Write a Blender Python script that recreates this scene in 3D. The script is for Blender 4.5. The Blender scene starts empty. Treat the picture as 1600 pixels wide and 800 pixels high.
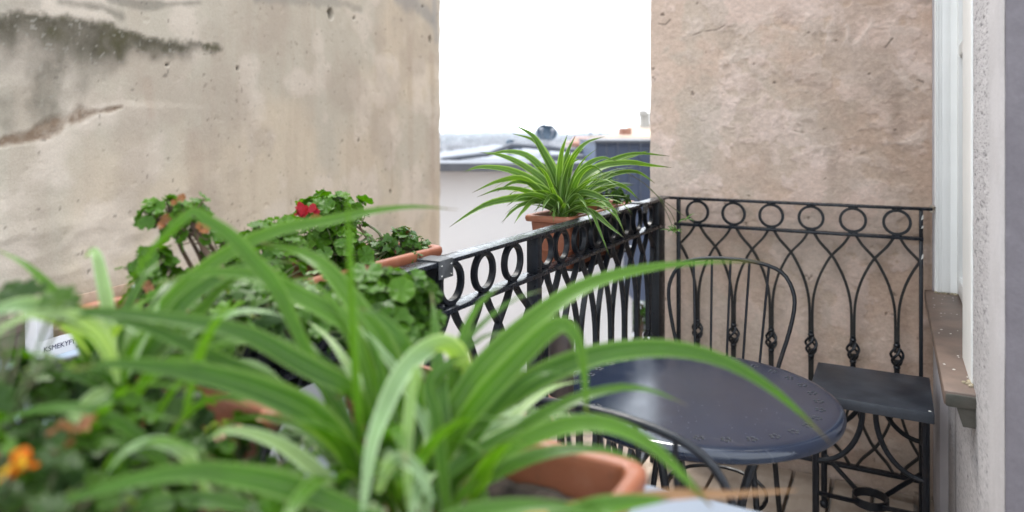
import bpy, bmesh, math, random
import numpy as np
from mathutils import Vector, Matrix, Quaternion

PI = math.pi
R = math.radians
SC = bpy.context.scene
COL = SC.collection
random.seed(7)

# ------------------------------------------------------------------ camera
CZ = 1.34                      # eye height above the balcony deck
TH = 0.49356                   # camera heading, turned left of +Y
FP, YH = 1108.4, 206.27        # focal length in photo pixels, horizon row
cam = bpy.data.cameras.new('camera')
cam_o = bpy.data.objects.new('camera', cam)
COL.objects.link(cam_o)
cam_o.location = (0, 0, CZ)
cam_o.rotation_euler = (PI / 2, 0, TH)
cam.sensor_width = 36
cam.lens = FP / 1600 * 36
cam.shift_y = (YH - 400) / 1600
cam.clip_start, cam.clip_end = 0.02, 12000
cam.dof.use_dof = True
cam.dof.focus_distance = 1.9
cam.dof.aperture_fstop = 2.2
SC.camera = cam_o

# ------------------------------------------------------------------ light
SUN_EL, SUN_AZ = R(64), R(318)          # azimuth from +Y, clockwise positive
world = bpy.data.worlds.new('World')
SC.world = world
world.use_nodes = True
wn = world.node_tree
for n in list(wn.nodes):
    wn.nodes.remove(n)
w_out = wn.nodes.new('ShaderNodeOutputWorld')
w_bg = wn.nodes.new('ShaderNodeBackground')
w_sky = wn.nodes.new('ShaderNodeTexSky')
w_sky.sky_type = 'NISHITA'
w_sky.sun_disc = False
w_sky.sun_elevation = SUN_EL
w_sky.sun_rotation = SUN_AZ
w_tc = wn.nodes.new('ShaderNodeTexCoord')
w_map = wn.nodes.new('ShaderNodeMapping')
w_map.inputs['Scale'].default_value = (1.0, 1.0, 3.0)
w_noise = wn.nodes.new('ShaderNodeTexNoise')
w_noise.inputs['Scale'].default_value = 2.3
w_noise.inputs['Detail'].default_value = 5
w_ramp = wn.nodes.new('ShaderNodeMapRange')
w_ramp.inputs['From Min'].default_value = 0.35
w_ramp.inputs['From Max'].default_value = 0.62
w_ramp.inputs['To Min'].default_value = 0.80
w_ramp.inputs['To Max'].default_value = 1.0
w_mix = wn.nodes.new('ShaderNodeMix')
w_mix.data_type = 'RGBA'
w_mix.inputs['B'].default_value = (8.5, 9.0, 9.5, 1)   # thin bright cloud sheet
wn.links.new(w_tc.outputs['Generated'], w_map.inputs['Vector'])
wn.links.new(w_map.outputs['Vector'], w_noise.inputs['Vector'])
wn.links.new(w_noise.outputs['Fac'], w_ramp.inputs['Value'])
wn.links.new(w_ramp.outputs['Result'], w_mix.inputs['Factor'])
wn.links.new(w_sky.outputs['Color'], w_mix.inputs['A'])
wn.links.new(w_mix.outputs['Result'], w_bg.inputs['Color'])
w_bg.inputs['Strength'].default_value = 0.12
wn.links.new(w_bg.outputs['Background'], w_out.inputs['Surface'])

sun = bpy.data.lights.new('sun', 'SUN')
sun.energy = 1.5
sun.angle = R(12)
sun.color = (1.0, 0.96, 0.9)
sun_o = bpy.data.objects.new('sun', sun)
COL.objects.link(sun_o)
sd = Vector((math.sin(SUN_AZ) * math.cos(SUN_EL), math.cos(SUN_AZ) * math.cos(SUN_EL), math.sin(SUN_EL)))
sun_o.rotation_euler = (-sd).to_track_quat('-Z', 'Y').to_euler()

SC.view_settings.view_transform = 'Standard'
SC.view_settings.look = 'None'
SC.view_settings.gamma = 1
SC.view_settings.exposure = 1.80
SC.view_settings.use_curve_mapping = False
SC.cycles.max_bounces = 8
SC.cycles.transparent_max_bounces = 8
SC.cycles.volume_bounces = 0

# ------------------------------------------------------------------ geometry helpers
ST, CT = math.sin(TH), math.cos(TH)


def W(px, py, d):
    """world point seen at photo pixel (px, py) at depth d"""
    t, v = (px - 800) / FP, (YH - py) / FP
    return Vector((d * (CT * t - ST), d * (ST * t + CT), CZ + d * v))


class MB:
    """collects shapes; build() links them as one mesh object"""

    def __init__(s):
        s.v, s.f, s.uv = [], [], {}

    def add(s, vs, fs, uvs=None):
        o = len(s.v)
        s.v += [tuple(p) for p in vs]
        for i, f in enumerate(fs):
            s.f.append(tuple(o + k for k in f))
            if uvs:
                s.uv[len(s.f) - 1] = [uvs[k] for k in f]
        return s

    def box(s, x0, x1, y0, y1, z0, z1, c=0.0):
        if c <= 0:
            vs = [(x, y, z) for x in (x0, x1) for y in (y0, y1) for z in (z0, z1)]
            return s.add(vs, [(0, 1, 3, 2), (4, 6, 7, 5), (0, 4, 5, 1), (2, 3, 7, 6), (0, 2, 6, 4), (1, 5, 7, 3)])
        bm = bmesh.new()
        bmesh.ops.create_cube(bm, size=1)
        for v in bm.verts:
            v.co = Vector((x0 + (v.co.x + .5) * (x1 - x0), y0 + (v.co.y + .5) * (y1 - y0), z0 + (v.co.z + .5) * (z1 - z0)))
        bmesh.ops.bevel(bm, geom=bm.edges[:], offset=c, segments=2, affect='EDGES', profile=0.5)
        return s.bm(bm)

    def bm(s, bm, m=None):
        bm.verts.index_update()
        vs = [(m @ v.co) if m else v.co.copy() for v in bm.verts]
        fs = [[v.index for v in f.verts] for f in bm.faces]
        bm.free()
        return s.add(vs, fs)

    def obox(s, p, ux, uy, uz, c=0.0):
        """box spanned from corner p by three vectors"""
        t = MB().box(0, 1, 0, 1, 0, 1)
        if c:
            lx, ly, lz = ux.length, uy.length, uz.length
            t = MB().box(0, lx, 0, ly, 0, lz, c)
            a, b, d = ux / lx, uy / ly, uz / lz
        else:
            a, b, d = ux, uy, uz
        return s.add([p + a * v[0] + b * v[1] + d * v[2] for v in t.v], t.f)

    def tube(s, pts, r, n=8, closed=False, cap=True):
        pts = [Vector(p) for p in pts]
        m = len(pts)
        rs = r if isinstance(r, (list, tuple)) else [r] * m
        tan = []
        for i in range(m):
            a = pts[i - 1] if (i > 0 or closed) else pts[i]
            b = pts[(i + 1) % m] if (i < m - 1 or closed) else pts[i]
            tan.append((b - a).normalized())
        ref = Vector((0, 0, 1)) if abs(tan[0].z) < .9 else Vector((1, 0, 0))
        nrm = (ref - tan[0] * ref.dot(tan[0])).normalized()
        vs, fs = [], []
        for i in range(m):
            nrm = (nrm - tan[i] * nrm.dot(tan[i])).normalized()
            bi = tan[i].cross(nrm)
            for k in range(n):
                a = 2 * PI * k / n
                vs.append(pts[i] + (nrm * math.cos(a) + bi * math.sin(a)) * rs[i])
        for i in range(m if closed else m - 1):
            j = (i + 1) % m
            for k in range(n):
                l = (k + 1) % n
                fs.append((i * n + k, i * n + l, j * n + l, j * n + k))
        if cap and not closed:
            fs.append(tuple(range(n))[::-1])
            fs.append(tuple((m - 1) * n + k for k in range(n)))
        return s.add(vs, fs)

    def ribbon(s, path, t, d0, d1, closed=False):
        """flat bar along a path in the local x-z plane; thickness t in plane, y from d0 to d1"""
        m = len(path)
        vs, fs = [], []
        for i in range(m):
            a = path[i - 1] if (i > 0 or closed) else path[i]
            b = path[(i + 1) % m] if (i < m - 1 or closed) else path[i]
            tx, tz = b[0] - a[0], b[1] - a[1]
            L = math.hypot(tx, tz) or 1
            nx, nz = -tz / L * t / 2, tx / L * t / 2
            x, z = path[i]
            vs += [(x + nx, d0, z + nz), (x + nx, d1, z + nz), (x - nx, d1, z - nz), (x - nx, d0, z - nz)]
        for i in range(m if closed else m - 1):
            j = (i + 1) % m
            for k in range(4):
                l = (k + 1) % 4
                fs.append((i * 4 + k, i * 4 + l, j * 4 + l, j * 4 + k))
        if not closed:
            fs += [(3, 2, 1, 0), tuple((m - 1) * 4 + k for k in range(4))]
        return s.add(vs, fs)

    def lathe(s, prof, c=(0, 0, 0), n=32):
        vs, fs = [], []
        m = len(prof)
        for r, z in prof:
            for k in range(n):
                a = 2 * PI * k / n
                vs.append((c[0] + r * math.cos(a), c[1] + r * math.sin(a), c[2] + z))
        for i in range(m - 1):
            for k in range(n):
                l = (k + 1) % n
                fs.append((i * n + k, i * n + l, (i + 1) * n + l, (i + 1) * n + k))
        fs.append(tuple(range(n))[::-1])
        fs.append(tuple((m - 1) * n + k for k in range(n)))
        return s.add(vs, fs)

    def ball(s, c, r, n=10, sz=1.0):
        prof = [(max(1e-4, r * math.sin(PI * i / 6)), -r * sz * math.cos(PI * i / 6)) for i in range(7)]
        return s.lathe(prof, c, n)

    def mesh(s, name, mat=None, smooth=True, angle=35):
        me = bpy.data.meshes.new(name)
        me.from_pydata(s.v, [], s.f)
        if s.uv:
            uvl = me.uv_layers.new(name='UVMap')
            for p in me.polygons:
                if p.index in s.uv:
                    for li, uv in zip(p.loop_indices, s.uv[p.index]):
                        uvl.data[li].uv = uv
        if mat:
            me.materials.append(mat)
        if smooth:
            me.shade_smooth()
            if angle < 180:
                me.set_sharp_from_angle(angle=R(angle))
        me.update()
        return me

    def build(s, name, mat=None, parent=None, smooth=True, angle=35):
        me = s.mesh(name, mat, smooth, angle)
        return link(name, me, parent)


def link(name, me, parent=None, loc=None, rot=None, scale=None):
    o = bpy.data.objects.new(name, me)
    COL.objects.link(o)
    if parent is not None:
        o.parent = parent
    if loc is not None:
        o.location = loc
    if rot is not None:
        if isinstance(rot, Quaternion):
            o.rotation_mode = 'QUATERNION'
            o.rotation_quaternion = rot
        else:
            o.rotation_euler = rot
    if scale is not None:
        o.scale = scale if hasattr(scale, '__len__') else (scale,) * 3
    return o


def tag(o, label=None, cat=None, group=None, kind=None):
    for k, v in (('label', label), ('category', cat), ('group', group), ('kind', kind)):
        if v:
            o[k] = v
    return o


def thing(name, label, cat, loc=(0, 0, 0), rz=0.0, group=None):
    o = bpy.data.objects.new(name, None)
    COL.objects.link(o)
    o.location = loc
    o.rotation_euler = (0, 0, rz)
    o.empty_display_size = .05
    return tag(o, label, cat, group)


def copy_tree(o, parent=None):
    c = o.copy()
    COL.objects.link(c)
    if parent is not None:
        c.parent = parent
    for ch in list(o.children):
        copy_tree(ch, c)
    return c


def spline(pts, n):
    """Catmull-Rom through pts, n samples"""
    P = [Vector(p) for p in pts]
    P = [P[0] * 2 - P[1]] + P + [P[-1] * 2 - P[-2]]
    out = []
    segs = len(P) - 3
    for i in range(n):
        u = i / (n - 1) * segs
        k = min(int(u), segs - 1)
        t = u - k
        a, b, c, d = P[k:k + 4]
        out.append(0.5 * ((2 * b) + (c - a) * t + (2 * a - 5 * b + 4 * c - d) * t * t + (3 * b - a - 3 * c + d) * t ** 3))
    return out


# numpy value noise ------------------------------------------------
def vnoise(x, y, seed=0):
    xi, yi = np.floor(x).astype(np.int64), np.floor(y).astype(np.int64)
    fx, fy = x - xi, y - yi
    fx = fx * fx * (3 - 2 * fx)
    fy = fy * fy * (3 - 2 * fy)

    def h(a, b):
        n = (a * 374761393 + b * 668265263 + seed * 1442695041) & 0xffffffff
        n = ((n ^ (n >> 13)) * 1274126177) & 0xffffffff
        return ((n ^ (n >> 16)) & 0xffff) / 65535.0
    return (h(xi, yi) * (1 - fx) + h(xi + 1, yi) * fx) * (1 - fy) + (h(xi, yi + 1) * (1 - fx) + h(xi + 1, yi + 1) * fx) * fy


def fbm(x, y, oct=5, seed=0, gain=.5):
    s, a, t = 0, 1, 0
    for i in range(oct):
        s = s + a * vnoise(x * 2 ** i + i * 17.3, y * 2 ** i - i * 9.1, seed + i)
        t += a
        a *= gain
    return s / t


def ridged(x, y, oct=4, seed=0):
    s, a, t = 0, 1, 0
    for i in range(oct):
        s = s + a * (1 - np.abs(2 * vnoise(x * 2 ** i + 5.1 * i, y * 2 ** i + 3.7 * i, seed + i) - 1))
        t += a
        a *= .5
    return s / t


def smooth(a, b, x):
    t = np.clip((x - a) / (b - a), 0, 1)
    return t * t * (3 - 2 * t)


def seg_dist(U, V, pts):
    """distance to a polyline and the parameter 0..1 along it"""
    best = np.full(U.shape, 1e9)
    par = np.zeros(U.shape)
    n = len(pts) - 1
    for i in range(n):
        (ax, ay), (bx, by) = pts[i], pts[i + 1]
        dx, dy = bx - ax, by - ay
        t = np.clip(((U - ax) * dx + (V - ay) * dy) / (dx * dx + dy * dy + 1e-12), 0, 1)
        d = np.hypot(U - ax - t * dx, V - ay - t * dy)
        m = d < best
        best = np.where(m, d, best)
        par = np.where(m, (i + t) / n, par)
    return best, par


def grid_mesh(name, P, colr, mat):
    """P: (nv, nu, 3) points, colr (nv, nu, 3) linear colour"""
    nv, nu = P.shape[:2]
    me = bpy.data.meshes.new(name)
    idx = np.arange(nv * nu).reshape(nv, nu)
    q = np.stack([idx[:-1, :-1], idx[:-1, 1:], idx[1:, 1:], idx[1:, :-1]], -1).reshape(-1, 4)
    me.vertices.add(nv * nu)
    me.vertices.foreach_set('co', P.reshape(-1).astype(np.float32))
    me.loops.add(q.size)
    me.loops.foreach_set('vertex_index', q.reshape(-1).astype(np.int32))
    me.polygons.add(len(q))
    me.polygons.foreach_set('loop_start', (np.arange(len(q)) * 4).astype(np.int32))
    me.update(calc_edges=True)
    if colr is not None:
        at = me.color_attributes.new('Col', 'FLOAT_COLOR', 'POINT')
        c4 = np.ones((nv * nu, 4), np.float32)
        c4[:, :3] = colr.reshape(-1, 3)
        at.data.foreach_set('color', c4.reshape(-1))
    me.materials.append(mat)
    me.shade_smooth()
    return me


# ------------------------------------------------------------------ materials
def new_mat(name):
    m = bpy.data.materials.new(name)
    m.use_nodes = True
    nt = m.node_tree
    b = nt.nodes['Principled BSDF']
    return m, nt, b


def N(nt, typ, **kw):
    n = nt.nodes.new(typ)
    for k, v in kw.items():
        if k in n.inputs:
            n.inputs[k].default_value = v
        else:
            setattr(n, k, v)
    return n


def mixc(nt, fac, a, b, blend='MIX'):
    m = nt.nodes.new('ShaderNodeMix')
    m.data_type = 'RGBA'
    m.blend_type = blend
    for sock, val in (('Factor', fac), ('A', a), ('B', b)):
        if hasattr(val, 'is_linked') or isinstance(val, bpy.types.NodeSocket):
            nt.links.new(val, m.inputs[sock])
        else:
            m.inputs[sock].default_value = val if sock == 'Factor' else (*val, 1)
    return m.outputs['Result']


def mrange(nt, val, a, b, c=0.0, d=1.0):
    n = nt.nodes.new('ShaderNodeMapRange')
    nt.links.new(val, n.inputs['Value'])
    for k, v in (('From Min', a), ('From Max', b), ('To Min', c), ('To Max', d)):
        n.inputs[k].default_value = v
    return n.outputs['Result']


def noise(nt, scale, detail=4, rough=.55, coord='Object', vec=None):
    n = N(nt, 'ShaderNodeTexNoise')
    n.inputs['Scale'].default_value = scale
    n.inputs['Detail'].default_value = detail
    n.inputs['Roughness'].default_value = rough
    if vec is None:
        tc = N(nt, 'ShaderNodeTexCoord')
        vec = tc.outputs[coord]
    nt.links.new(vec, n.inputs['Vector'])
    return n.outputs['Fac']


def bump(nt, b, h, strength=.3, dist=.01):
    n = N(nt, 'ShaderNodeBump')
    n.inputs['Strength'].default_value = strength
    n.inputs['Distance'].default_value = dist
    nt.links.new(h, n.inputs['Height'])
    nt.links.new(n.outputs['Normal'], b.inputs['Normal'])


def plain(name, c, rough=.6, c2=None, scale=12, metal=0.0, bmp=0.0, bscale=60, spec=.5, lo=.35, hi=.65, bdist=.004):
    m, nt, b = new_mat(name)
    b.inputs['Roughness'].default_value = rough
    b.inputs['Metallic'].default_value = metal
    b.inputs['Specular IOR Level'].default_value = spec
    if c2 is None:
        c2 = tuple(x * .8 for x in c)
    f = mrange(nt, noise(nt, scale, 5), lo, hi)
    nt.links.new(mixc(nt, f, c, c2), b.inputs['Base Color'])
    if bmp:
        bump(nt, b, noise(nt, bscale, 4), bmp, bdist)
    return m


def attr_plaster(name, fine=.25, fscale=90, rough=.92):
    m, nt, b = new_mat(name)
    b.inputs['Roughness'].default_value = rough
    b.inputs['Specular IOR Level'].default_value = .2
    a = N(nt, 'ShaderNodeAttribute')
    a.attribute_name = 'Col'
    f = noise(nt, 130, 4, .7)
    g = mrange(nt, f, .25, .75, .90, 1.09)
    comb = N(nt, 'ShaderNodeCombineColor')
    for k in range(3):
        nt.links.new(g, comb.inputs[k])
    nt.links.new(mixc(nt, 1.0, a.outputs['Color'], comb.outputs['Color'], 'MULTIPLY'), b.inputs['Base Color'])
    h = N(nt, 'ShaderNodeMath', operation='ADD')
    nt.links.new(noise(nt, fscale, 6, .65), h.inputs[0])
    nt.links.new(noise(nt, 22, 4, .6), h.inputs[1])
    bump(nt, b, h.outputs[0], fine, .008)
    return m


def leaf_mat(name, c, edge, stripe=0.0, trans=.35, rough=.42, tip=None, var=.35, veins=False):
    """u across the blade 0..1, v along it 0..1"""
    m, nt, b = new_mat(name)
    uv = N(nt, 'ShaderNodeUVMap')
    sep = N(nt, 'ShaderNodeSeparateXYZ')
    nt.links.new(uv.outputs['UV'], sep.inputs[0])
    oi = N(nt, 'ShaderNodeObjectInfo')
    f = mrange(nt, noise(nt, 25, 3), .3, .7)
    base = mixc(nt, f, c, tuple(x * .72 for x in c))
    # leaf-to-leaf variation
    y = tuple(min(1, x * k) for x, k in zip(c, (1.9, 1.5, 1.0)))
    dk = tuple(x * .62 for x in c)
    base = mixc(nt, mrange(nt, oi.outputs['Random'], .45, 1, 0, var), base, y)
    base = mixc(nt, mrange(nt, oi.outputs['Random'], .5, 0, 0, var * 1.3), base, dk)
    ab = N(nt, 'ShaderNodeMath', operation='SUBTRACT')
    nt.links.new(sep.outputs[0], ab.inputs[0])
    ab.inputs[1].default_value = .5
    ac = N(nt, 'ShaderNodeMath', operation='ABSOLUTE')
    nt.links.new(ab.outputs[0], ac.inputs[0])
    if stripe:
        base = mixc(nt, mrange(nt, ac.outputs[0], .30, .44, 0, stripe), base, edge)
        base = mixc(nt, mrange(nt, ac.outputs[0], .05, .0, 0, .35), base, edge)
    elif veins:
        base = mixc(nt, mrange(nt, ac.outputs[0], .42, .5, 0, .3), base, edge)
    if tip:
        base = mixc(nt, mrange(nt, sep.outputs[1], .90, .985, 0, 1), base, tip)
    if not veins:
        mp = N(nt, 'ShaderNodeMapping')
        mp.inputs['Scale'].default_value = (14, 1.1, 1)
        nt.links.new(uv.outputs['UV'], mp.inputs['Vector'])
        ln = noise(nt, 1.0, 4, .6, vec=mp.outputs['Vector'])
        base = mixc(nt, mrange(nt, ln, .50, .70, 0, .45), base, tuple(x * .45 for x in c))
        base = mixc(nt, mrange(nt, ln, .46, .28, 0, .35), base, tuple(min(1, x * 1.8 + .01) for x in c))
        bl = noise(nt, 30, 4)
        base = mixc(nt, mrange(nt, bl, .68, .78, 0, .5), base, (.20, .17, .04))
    nt.links.new(base, b.inputs['Base Color'])
    b.inputs['Roughness'].default_value = rough
    b.inputs['Specular IOR Level'].default_value = .22
    wv = N(nt, 'ShaderNodeTexWave')
    wv.inputs['Scale'].default_value = 4.0 if not veins else 2.5
    wv.inputs['Distortion'].default_value = .6 if not veins else 6
    nt.links.new(uv.outputs['UV'], wv.inputs['Vector'])
    bump(nt, b, wv.outputs['Fac'], .18, .002)
    tr = N(nt, 'ShaderNodeBsdfTranslucent')
    tc = mixc(nt, 1.0, base, (1.9, 2.1, .25), 'MULTIPLY')
    nt.links.new(tc, tr.inputs['Color'])
    mx = N(nt, 'ShaderNodeMixShader')
    mx.inputs[0].default_value = trans
    nt.links.new(b.outputs[0], mx.inputs[1])
    nt.links.new(tr.outputs[0], mx.inputs[2])
    nt.links.new(mx.outputs[0], nt.nodes['Material Output'].inputs['Surface'])
    return m


def iron_mat(name, c=(.006, .0072, .010), rough=.36, rust=.25):
    m, nt, b = new_mat(name)
    f = noise(nt, 35, 5, .65)
    base = mixc(nt, mrange(nt, f, .35, .65), c, tuple(x * 1.9 for x in c))
    r = noise(nt, 14, 6, .7)
    base = mixc(nt, mrange(nt, r, .60, .72, 0, rust), base, (.07, .045, .03))
    nt.links.new(base, b.inputs['Base Color'])
    nt.links.new(mrange(nt, noise(nt, 60, 5), .3, .7, rough - .1, rough + .16), b.inputs['Roughness'])
    b.inputs['Specular IOR Level'].default_value = .34
    bump(nt, b, noise(nt, 220, 4), .25, .0015)
    return m


M = {}
M['plaster'] = attr_plaster('weathered_plaster', .30, 70)
M['plaster2'] = attr_plaster('rough_plaster', .26, 95)
M['stucco'] = attr_plaster('grey_stucco', .16, 160)
m = attr_plaster('pitted_stucco', .12, 160)
nt = m.node_tree
b = nt.nodes['Principled BSDF']
src = b.inputs['Base Color'].links[0].from_socket
tc = N(nt, 'ShaderNodeTexCoord')
mp = N(nt, 'ShaderNodeMapping')
mp.inputs['Scale'].default_value = (300, 36, 300)
nt.links.new(tc.outputs['Object'], mp.inputs['Vector'])
sx_ = N(nt, 'ShaderNodeSeparateXYZ')
nt.links.new(tc.outputs['Object'], sx_.inputs[0])
gn = noise(nt, 1.0, 3, .6, vec=mp.outputs['Vector'])
ms = N(nt, 'ShaderNodeMath', operation='MULTIPLY')
nt.links.new(mrange(nt, gn, .54, .66, 0, .8), ms.inputs[0])
nt.links.new(mrange(nt, sx_.outputs[1], .15, .20), ms.inputs[1])
nt.links.new(mixc(nt, ms.outputs[0], src, (.10, .095, .10)), b.inputs['Base Color'])
M['stucco_pitted'] = m
M['core'] = plain('wall_core', (.40, .36, .32), .95, (.33, .30, .27), 3)
M['iron'] = iron_mat('black_iron')
M['iron_brown'] = iron_mat('black_iron_worn', (.0105, .0095, .009), .44, .45)
M['iron_rail'] = iron_mat('black_iron_flat', (.007, .0085, .012), .25, .12)
M['chip'] = plain('chipped_paint', (.7, .68, .64), .7)
M['terracotta'] = plain('terracotta_plastic', (.235, .078, .036), .55, (.175, .055, .026), 9, bmp=.12, bscale=90, lo=.3, hi=.7)
nt = M['terracotta'].node_tree
b = nt.nodes['Principled BSDF']
src = b.inputs['Base Color'].links[0].from_socket
c1 = mixc(nt, mrange(nt, noise(nt, 26, 7, .7), .56, .76, 0, .35), src, (.30, .17, .115))
nt.links.new(mixc(nt, mrange(nt, noise(nt, 40, 6, .7), .60, .70, 0, .6), c1, (.10, .05, .03)), b.inputs['Base Color'])
M['soil'] = plain('potting_soil', (.011, .007, .0045), .98, (.026, .017, .011), 60, bmp=.9, bscale=70, bdist=.02)
M['white_paint'] = plain('white_paint', (.86, .86, .84), .42, (.82, .82, .80), 6, bmp=.08, bscale=40)
M['sill'] = plain('sill_paint', (.17, .118, .092), .5, (.115, .082, .066), 9, bmp=.15, bscale=60, lo=.4, hi=.6)
M['sill_edge'] = plain('sill_edge_paint', (.045, .046, .036), .7, (.08, .072, .06), 14, bmp=.5, bscale=60)
M['glass'] = plain('window_glass', (.04, .045, .05), .06, (.04, .045, .05), 2)
M['table'] = None
M['shelf'] = plain('grey_blue_paint', (.16, .185, .225), .5, (.14, .165, .205), 7, bmp=.05)
M['white_wall'] = plain('white_render', (.76, .785, .815), .9, (.72, .745, .78), 1.3, bmp=.1, bscale=20)
M['roof_grey'] = plain('grey_roofing', (.12, .13, .155), .8, (.095, .105, .125), 3)
M['clad'] = plain('blue_grey_cladding', (.066, .094, .165), .55, (.058, .082, .145), 2)
M['clad_seam'] = plain('cladding_seam', (.10, .125, .18), .5)
M['dish'] = plain('dish_grey_blue', (.050, .085, .13), .5)
M['dish_arm'] = plain('dish_arm', (.34, .36, .40), .5)
M['cream'] = plain('cream_render', (.36, .285, .225), .9)
M['pink'] = plain('pink_render', (.34, .27, .245), .9)
M['roof_red'] = plain('clay_roof', (.26, .12, .075), .85, (.2, .09, .06), 6)
M['stone'] = plain('pale_stone', (.30, .285, .26), .9)
M['city'] = plain('far_houses', (.24, .23, .24), .9, (.13, .12, .125), .02)
M['hill'] = plain('far_hill', (.17, .18, .18), .95, (.13, .14, .13), .02)
M['street'] = plain('street_ground', (.16, .165, .175), .95, (.12, .125, .13), .5)
M['tile'] = plain('clay_tile', (.30, .15, .10), .85, (.22, .10, .07), 4, bmp=.3)
M['stem'] = plain('green_stem', (.10, .15, .05), .6, (.09, .07, .04), 30)
M['woody'] = plain('woody_stem', (.12, .075, .05), .85, (.08, .05, .035), 40, bmp=.5)
M['carton'] = plain('white_carton', (.66, .65, .66), .75, (.6, .59, .6), 10)
M['wood_box'] = plain('pale_wood', (.46, .33, .24), .8, (.38, .26, .18), 20)
M['ink'] = plain('dark_ink', (.03, .03, .08), .7)
M['bin'] = plain('pale_blue_plastic', (.42, .50, .60), .45)
M['mug'] = plain('dark_brown_glaze', (.035, .026, .024), .3, (.045, .032, .028), 30)
M['brick_edge'] = plain('weathered_coping', (.30, .23, .18), .9, (.17, .13, .11), 12, bmp=.5, bscale=30)
M['bracket'] = iron_mat('bracket_metal', (.04, .042, .045), .5, .15)

# table top paint with scratches and dust
m, nt, b = new_mat('table_paint')
f = noise(nt, 9, 5)
base = mixc(nt, mrange(nt, f, .3, .7), (.0055, .0095, .021), (.009, .0145, .030))
vo = N(nt, 'ShaderNodeTexVoronoi')
vo.inputs['Scale'].default_value = 75
tc = N(nt, 'ShaderNodeTexCoord')
nt.links.new(tc.outputs['Object'], vo.inputs['Vector'])
base = mixc(nt, mrange(nt, vo.outputs['Distance'], .10, .06), base, (.075, .08, .092))
wv = N(nt, 'ShaderNodeTexNoise')
mp = N(nt, 'ShaderNodeMapping')
mp.inputs['Scale'].default_value = (3, 90, 1)
mp.inputs['Rotation'].default_value = (0, 0, .7)
nt.links.new(tc.outputs['Object'], mp.inputs['Vector'])
nt.links.new(mp.outputs['Vector'], wv.inputs['Vector'])
wv.inputs['Scale'].default_value = 2
wv.inputs['Detail'].default_value = 3
base = mixc(nt, mrange(nt, wv.outputs['Fac'], .64, .74, 0, .25), base, (.09, .095, .105))
nt.links.new(base, b.inputs['Base Color'])
nt.links.new(mrange(nt, noise(nt, 22, 6), .3, .7, .13, .21), b.inputs['Roughness'])
b.inputs['Specular IOR Level'].default_value = .5
bump(nt, b, noise(nt, 300, 3), .12, .001)
M['table'] = m

# weathered decking
m, nt, b = new_mat('weathered_decking')
tc = N(nt, 'ShaderNodeTexCoord')
mp = N(nt, 'ShaderNodeMapping')
mp.inputs['Scale'].default_value = (9, 1.2, 9)
nt.links.new(tc.outputs['Object'], mp.inputs['Vector'])
dn = N(nt, 'ShaderNodeTexNoise')
dn.inputs['Scale'].default_value = 3
dn.inputs['Detail'].default_value = 2
nt.links.new(mp.outputs['Vector'], dn.inputs['Vector'])
wv = N(nt, 'ShaderNodeTexWave')
wv.wave_type = 'RINGS'
wv.inputs['Scale'].default_value = 2.2
wv.inputs['Distortion'].default_value = 3
wv.inputs['Detail'].default_value = 2
nt.links.new(mp.outputs['Vector'], wv.inputs['Vector'])
base = mixc(nt, mrange(nt, dn.outputs['Fac'], .3, .7), (.37, .30, .24), (.31, .245, .19))
base = mixc(nt, mrange(nt, wv.outputs['Fac'], .6, .95, 0, .4), base, (.25, .185, .14))
nt.links.new(base, b.inputs['Base Color'])
b.inputs['Roughness'].default_value = .85
bump(nt, b, wv.outputs['Fac'], .2, .003)
M['deck'] = m

M['spider'] = leaf_mat('spider_leaf', (.036, .106, .004), (.22, .32, .11), .34, .33, .32, (.10, .06, .02), var=.6)
M['spider_rail'] = leaf_mat('spider_leaf_rail', (.058, .130, .018), (.27, .38, .15), .7, .30, .36, (.035, .02, .012))
M['spider_pale'] = leaf_mat('spider_leaf_variegated', (.17, .27, .12), (.33, .42, .26), .8, .26, .38)
M['ger'] = leaf_mat('geranium_leaf', (.042, .118, .004), (.13, .21, .04), 0, .30, .48, veins=True)
M['ivy'] = leaf_mat('ivy_leaf', (.030, .085, .006), (.12, .2, .05), 0, .26, .34, veins=True)
M['ger_dark'] = leaf_mat('geranium_leaf_dark', (.015, .046, .003), (.09, .15, .03), 0, .22, .45, var=.8, veins=True)  # darker leaf copy: shade inside dense low foliage put into the colour
M['ivy_pale'] = leaf_mat('ivy_leaf_pale', (.13, .21, .075), (.38, .43, .29), .75, .25, .40)
M['dead'] = leaf_mat('dead_leaf', (.17, .075, .035), (.25, .13, .06), 0, .2, .7, veins=True)
M['yellow'] = leaf_mat('yellowing_leaf', (.36, .20, .05), (.4, .3, .08), 0, .3, .6)
M['petal'] = leaf_mat('red_petal', (.26, .006, .018), (.3, .01, .03), 0, .3, .5, var=.1)
M['orange'] = leaf_mat('orange_petal', (.50, .11, .012), (.6, .25, .02), 0, .3, .5, var=.6)

# ------------------------------------------------------------------ the setting: ground, hills, haze
tag(MB().box(-3400, 3400, -3400, 3400, -9.5, -9.0).build('street_ground', M['street'], None, False), kind='structure')

# distant hills (terrain strip beyond the city)
P = np.zeros((30, 120, 3))
for j in range(30):
    for i in range(120):
        px = 560 + i * 5.2
        d = 700 + j * 22
        top = -5.6 + 1.3 * math.sin(px * .021) + .8 * math.sin(px * .063 + 1) + 4.0 * math.exp(-((px - 702) / 22) ** 2)
        z = -9 + (top + 9) * min(1, j / 22) ** .8 + .35 * random.random()
        p = W(px, YH, d)
        P[j, i] = (p.x, p.y, z)
ho = link('hills', grid_mesh('hills', P, None, M['hill']))
tag(ho, kind='structure')

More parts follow.
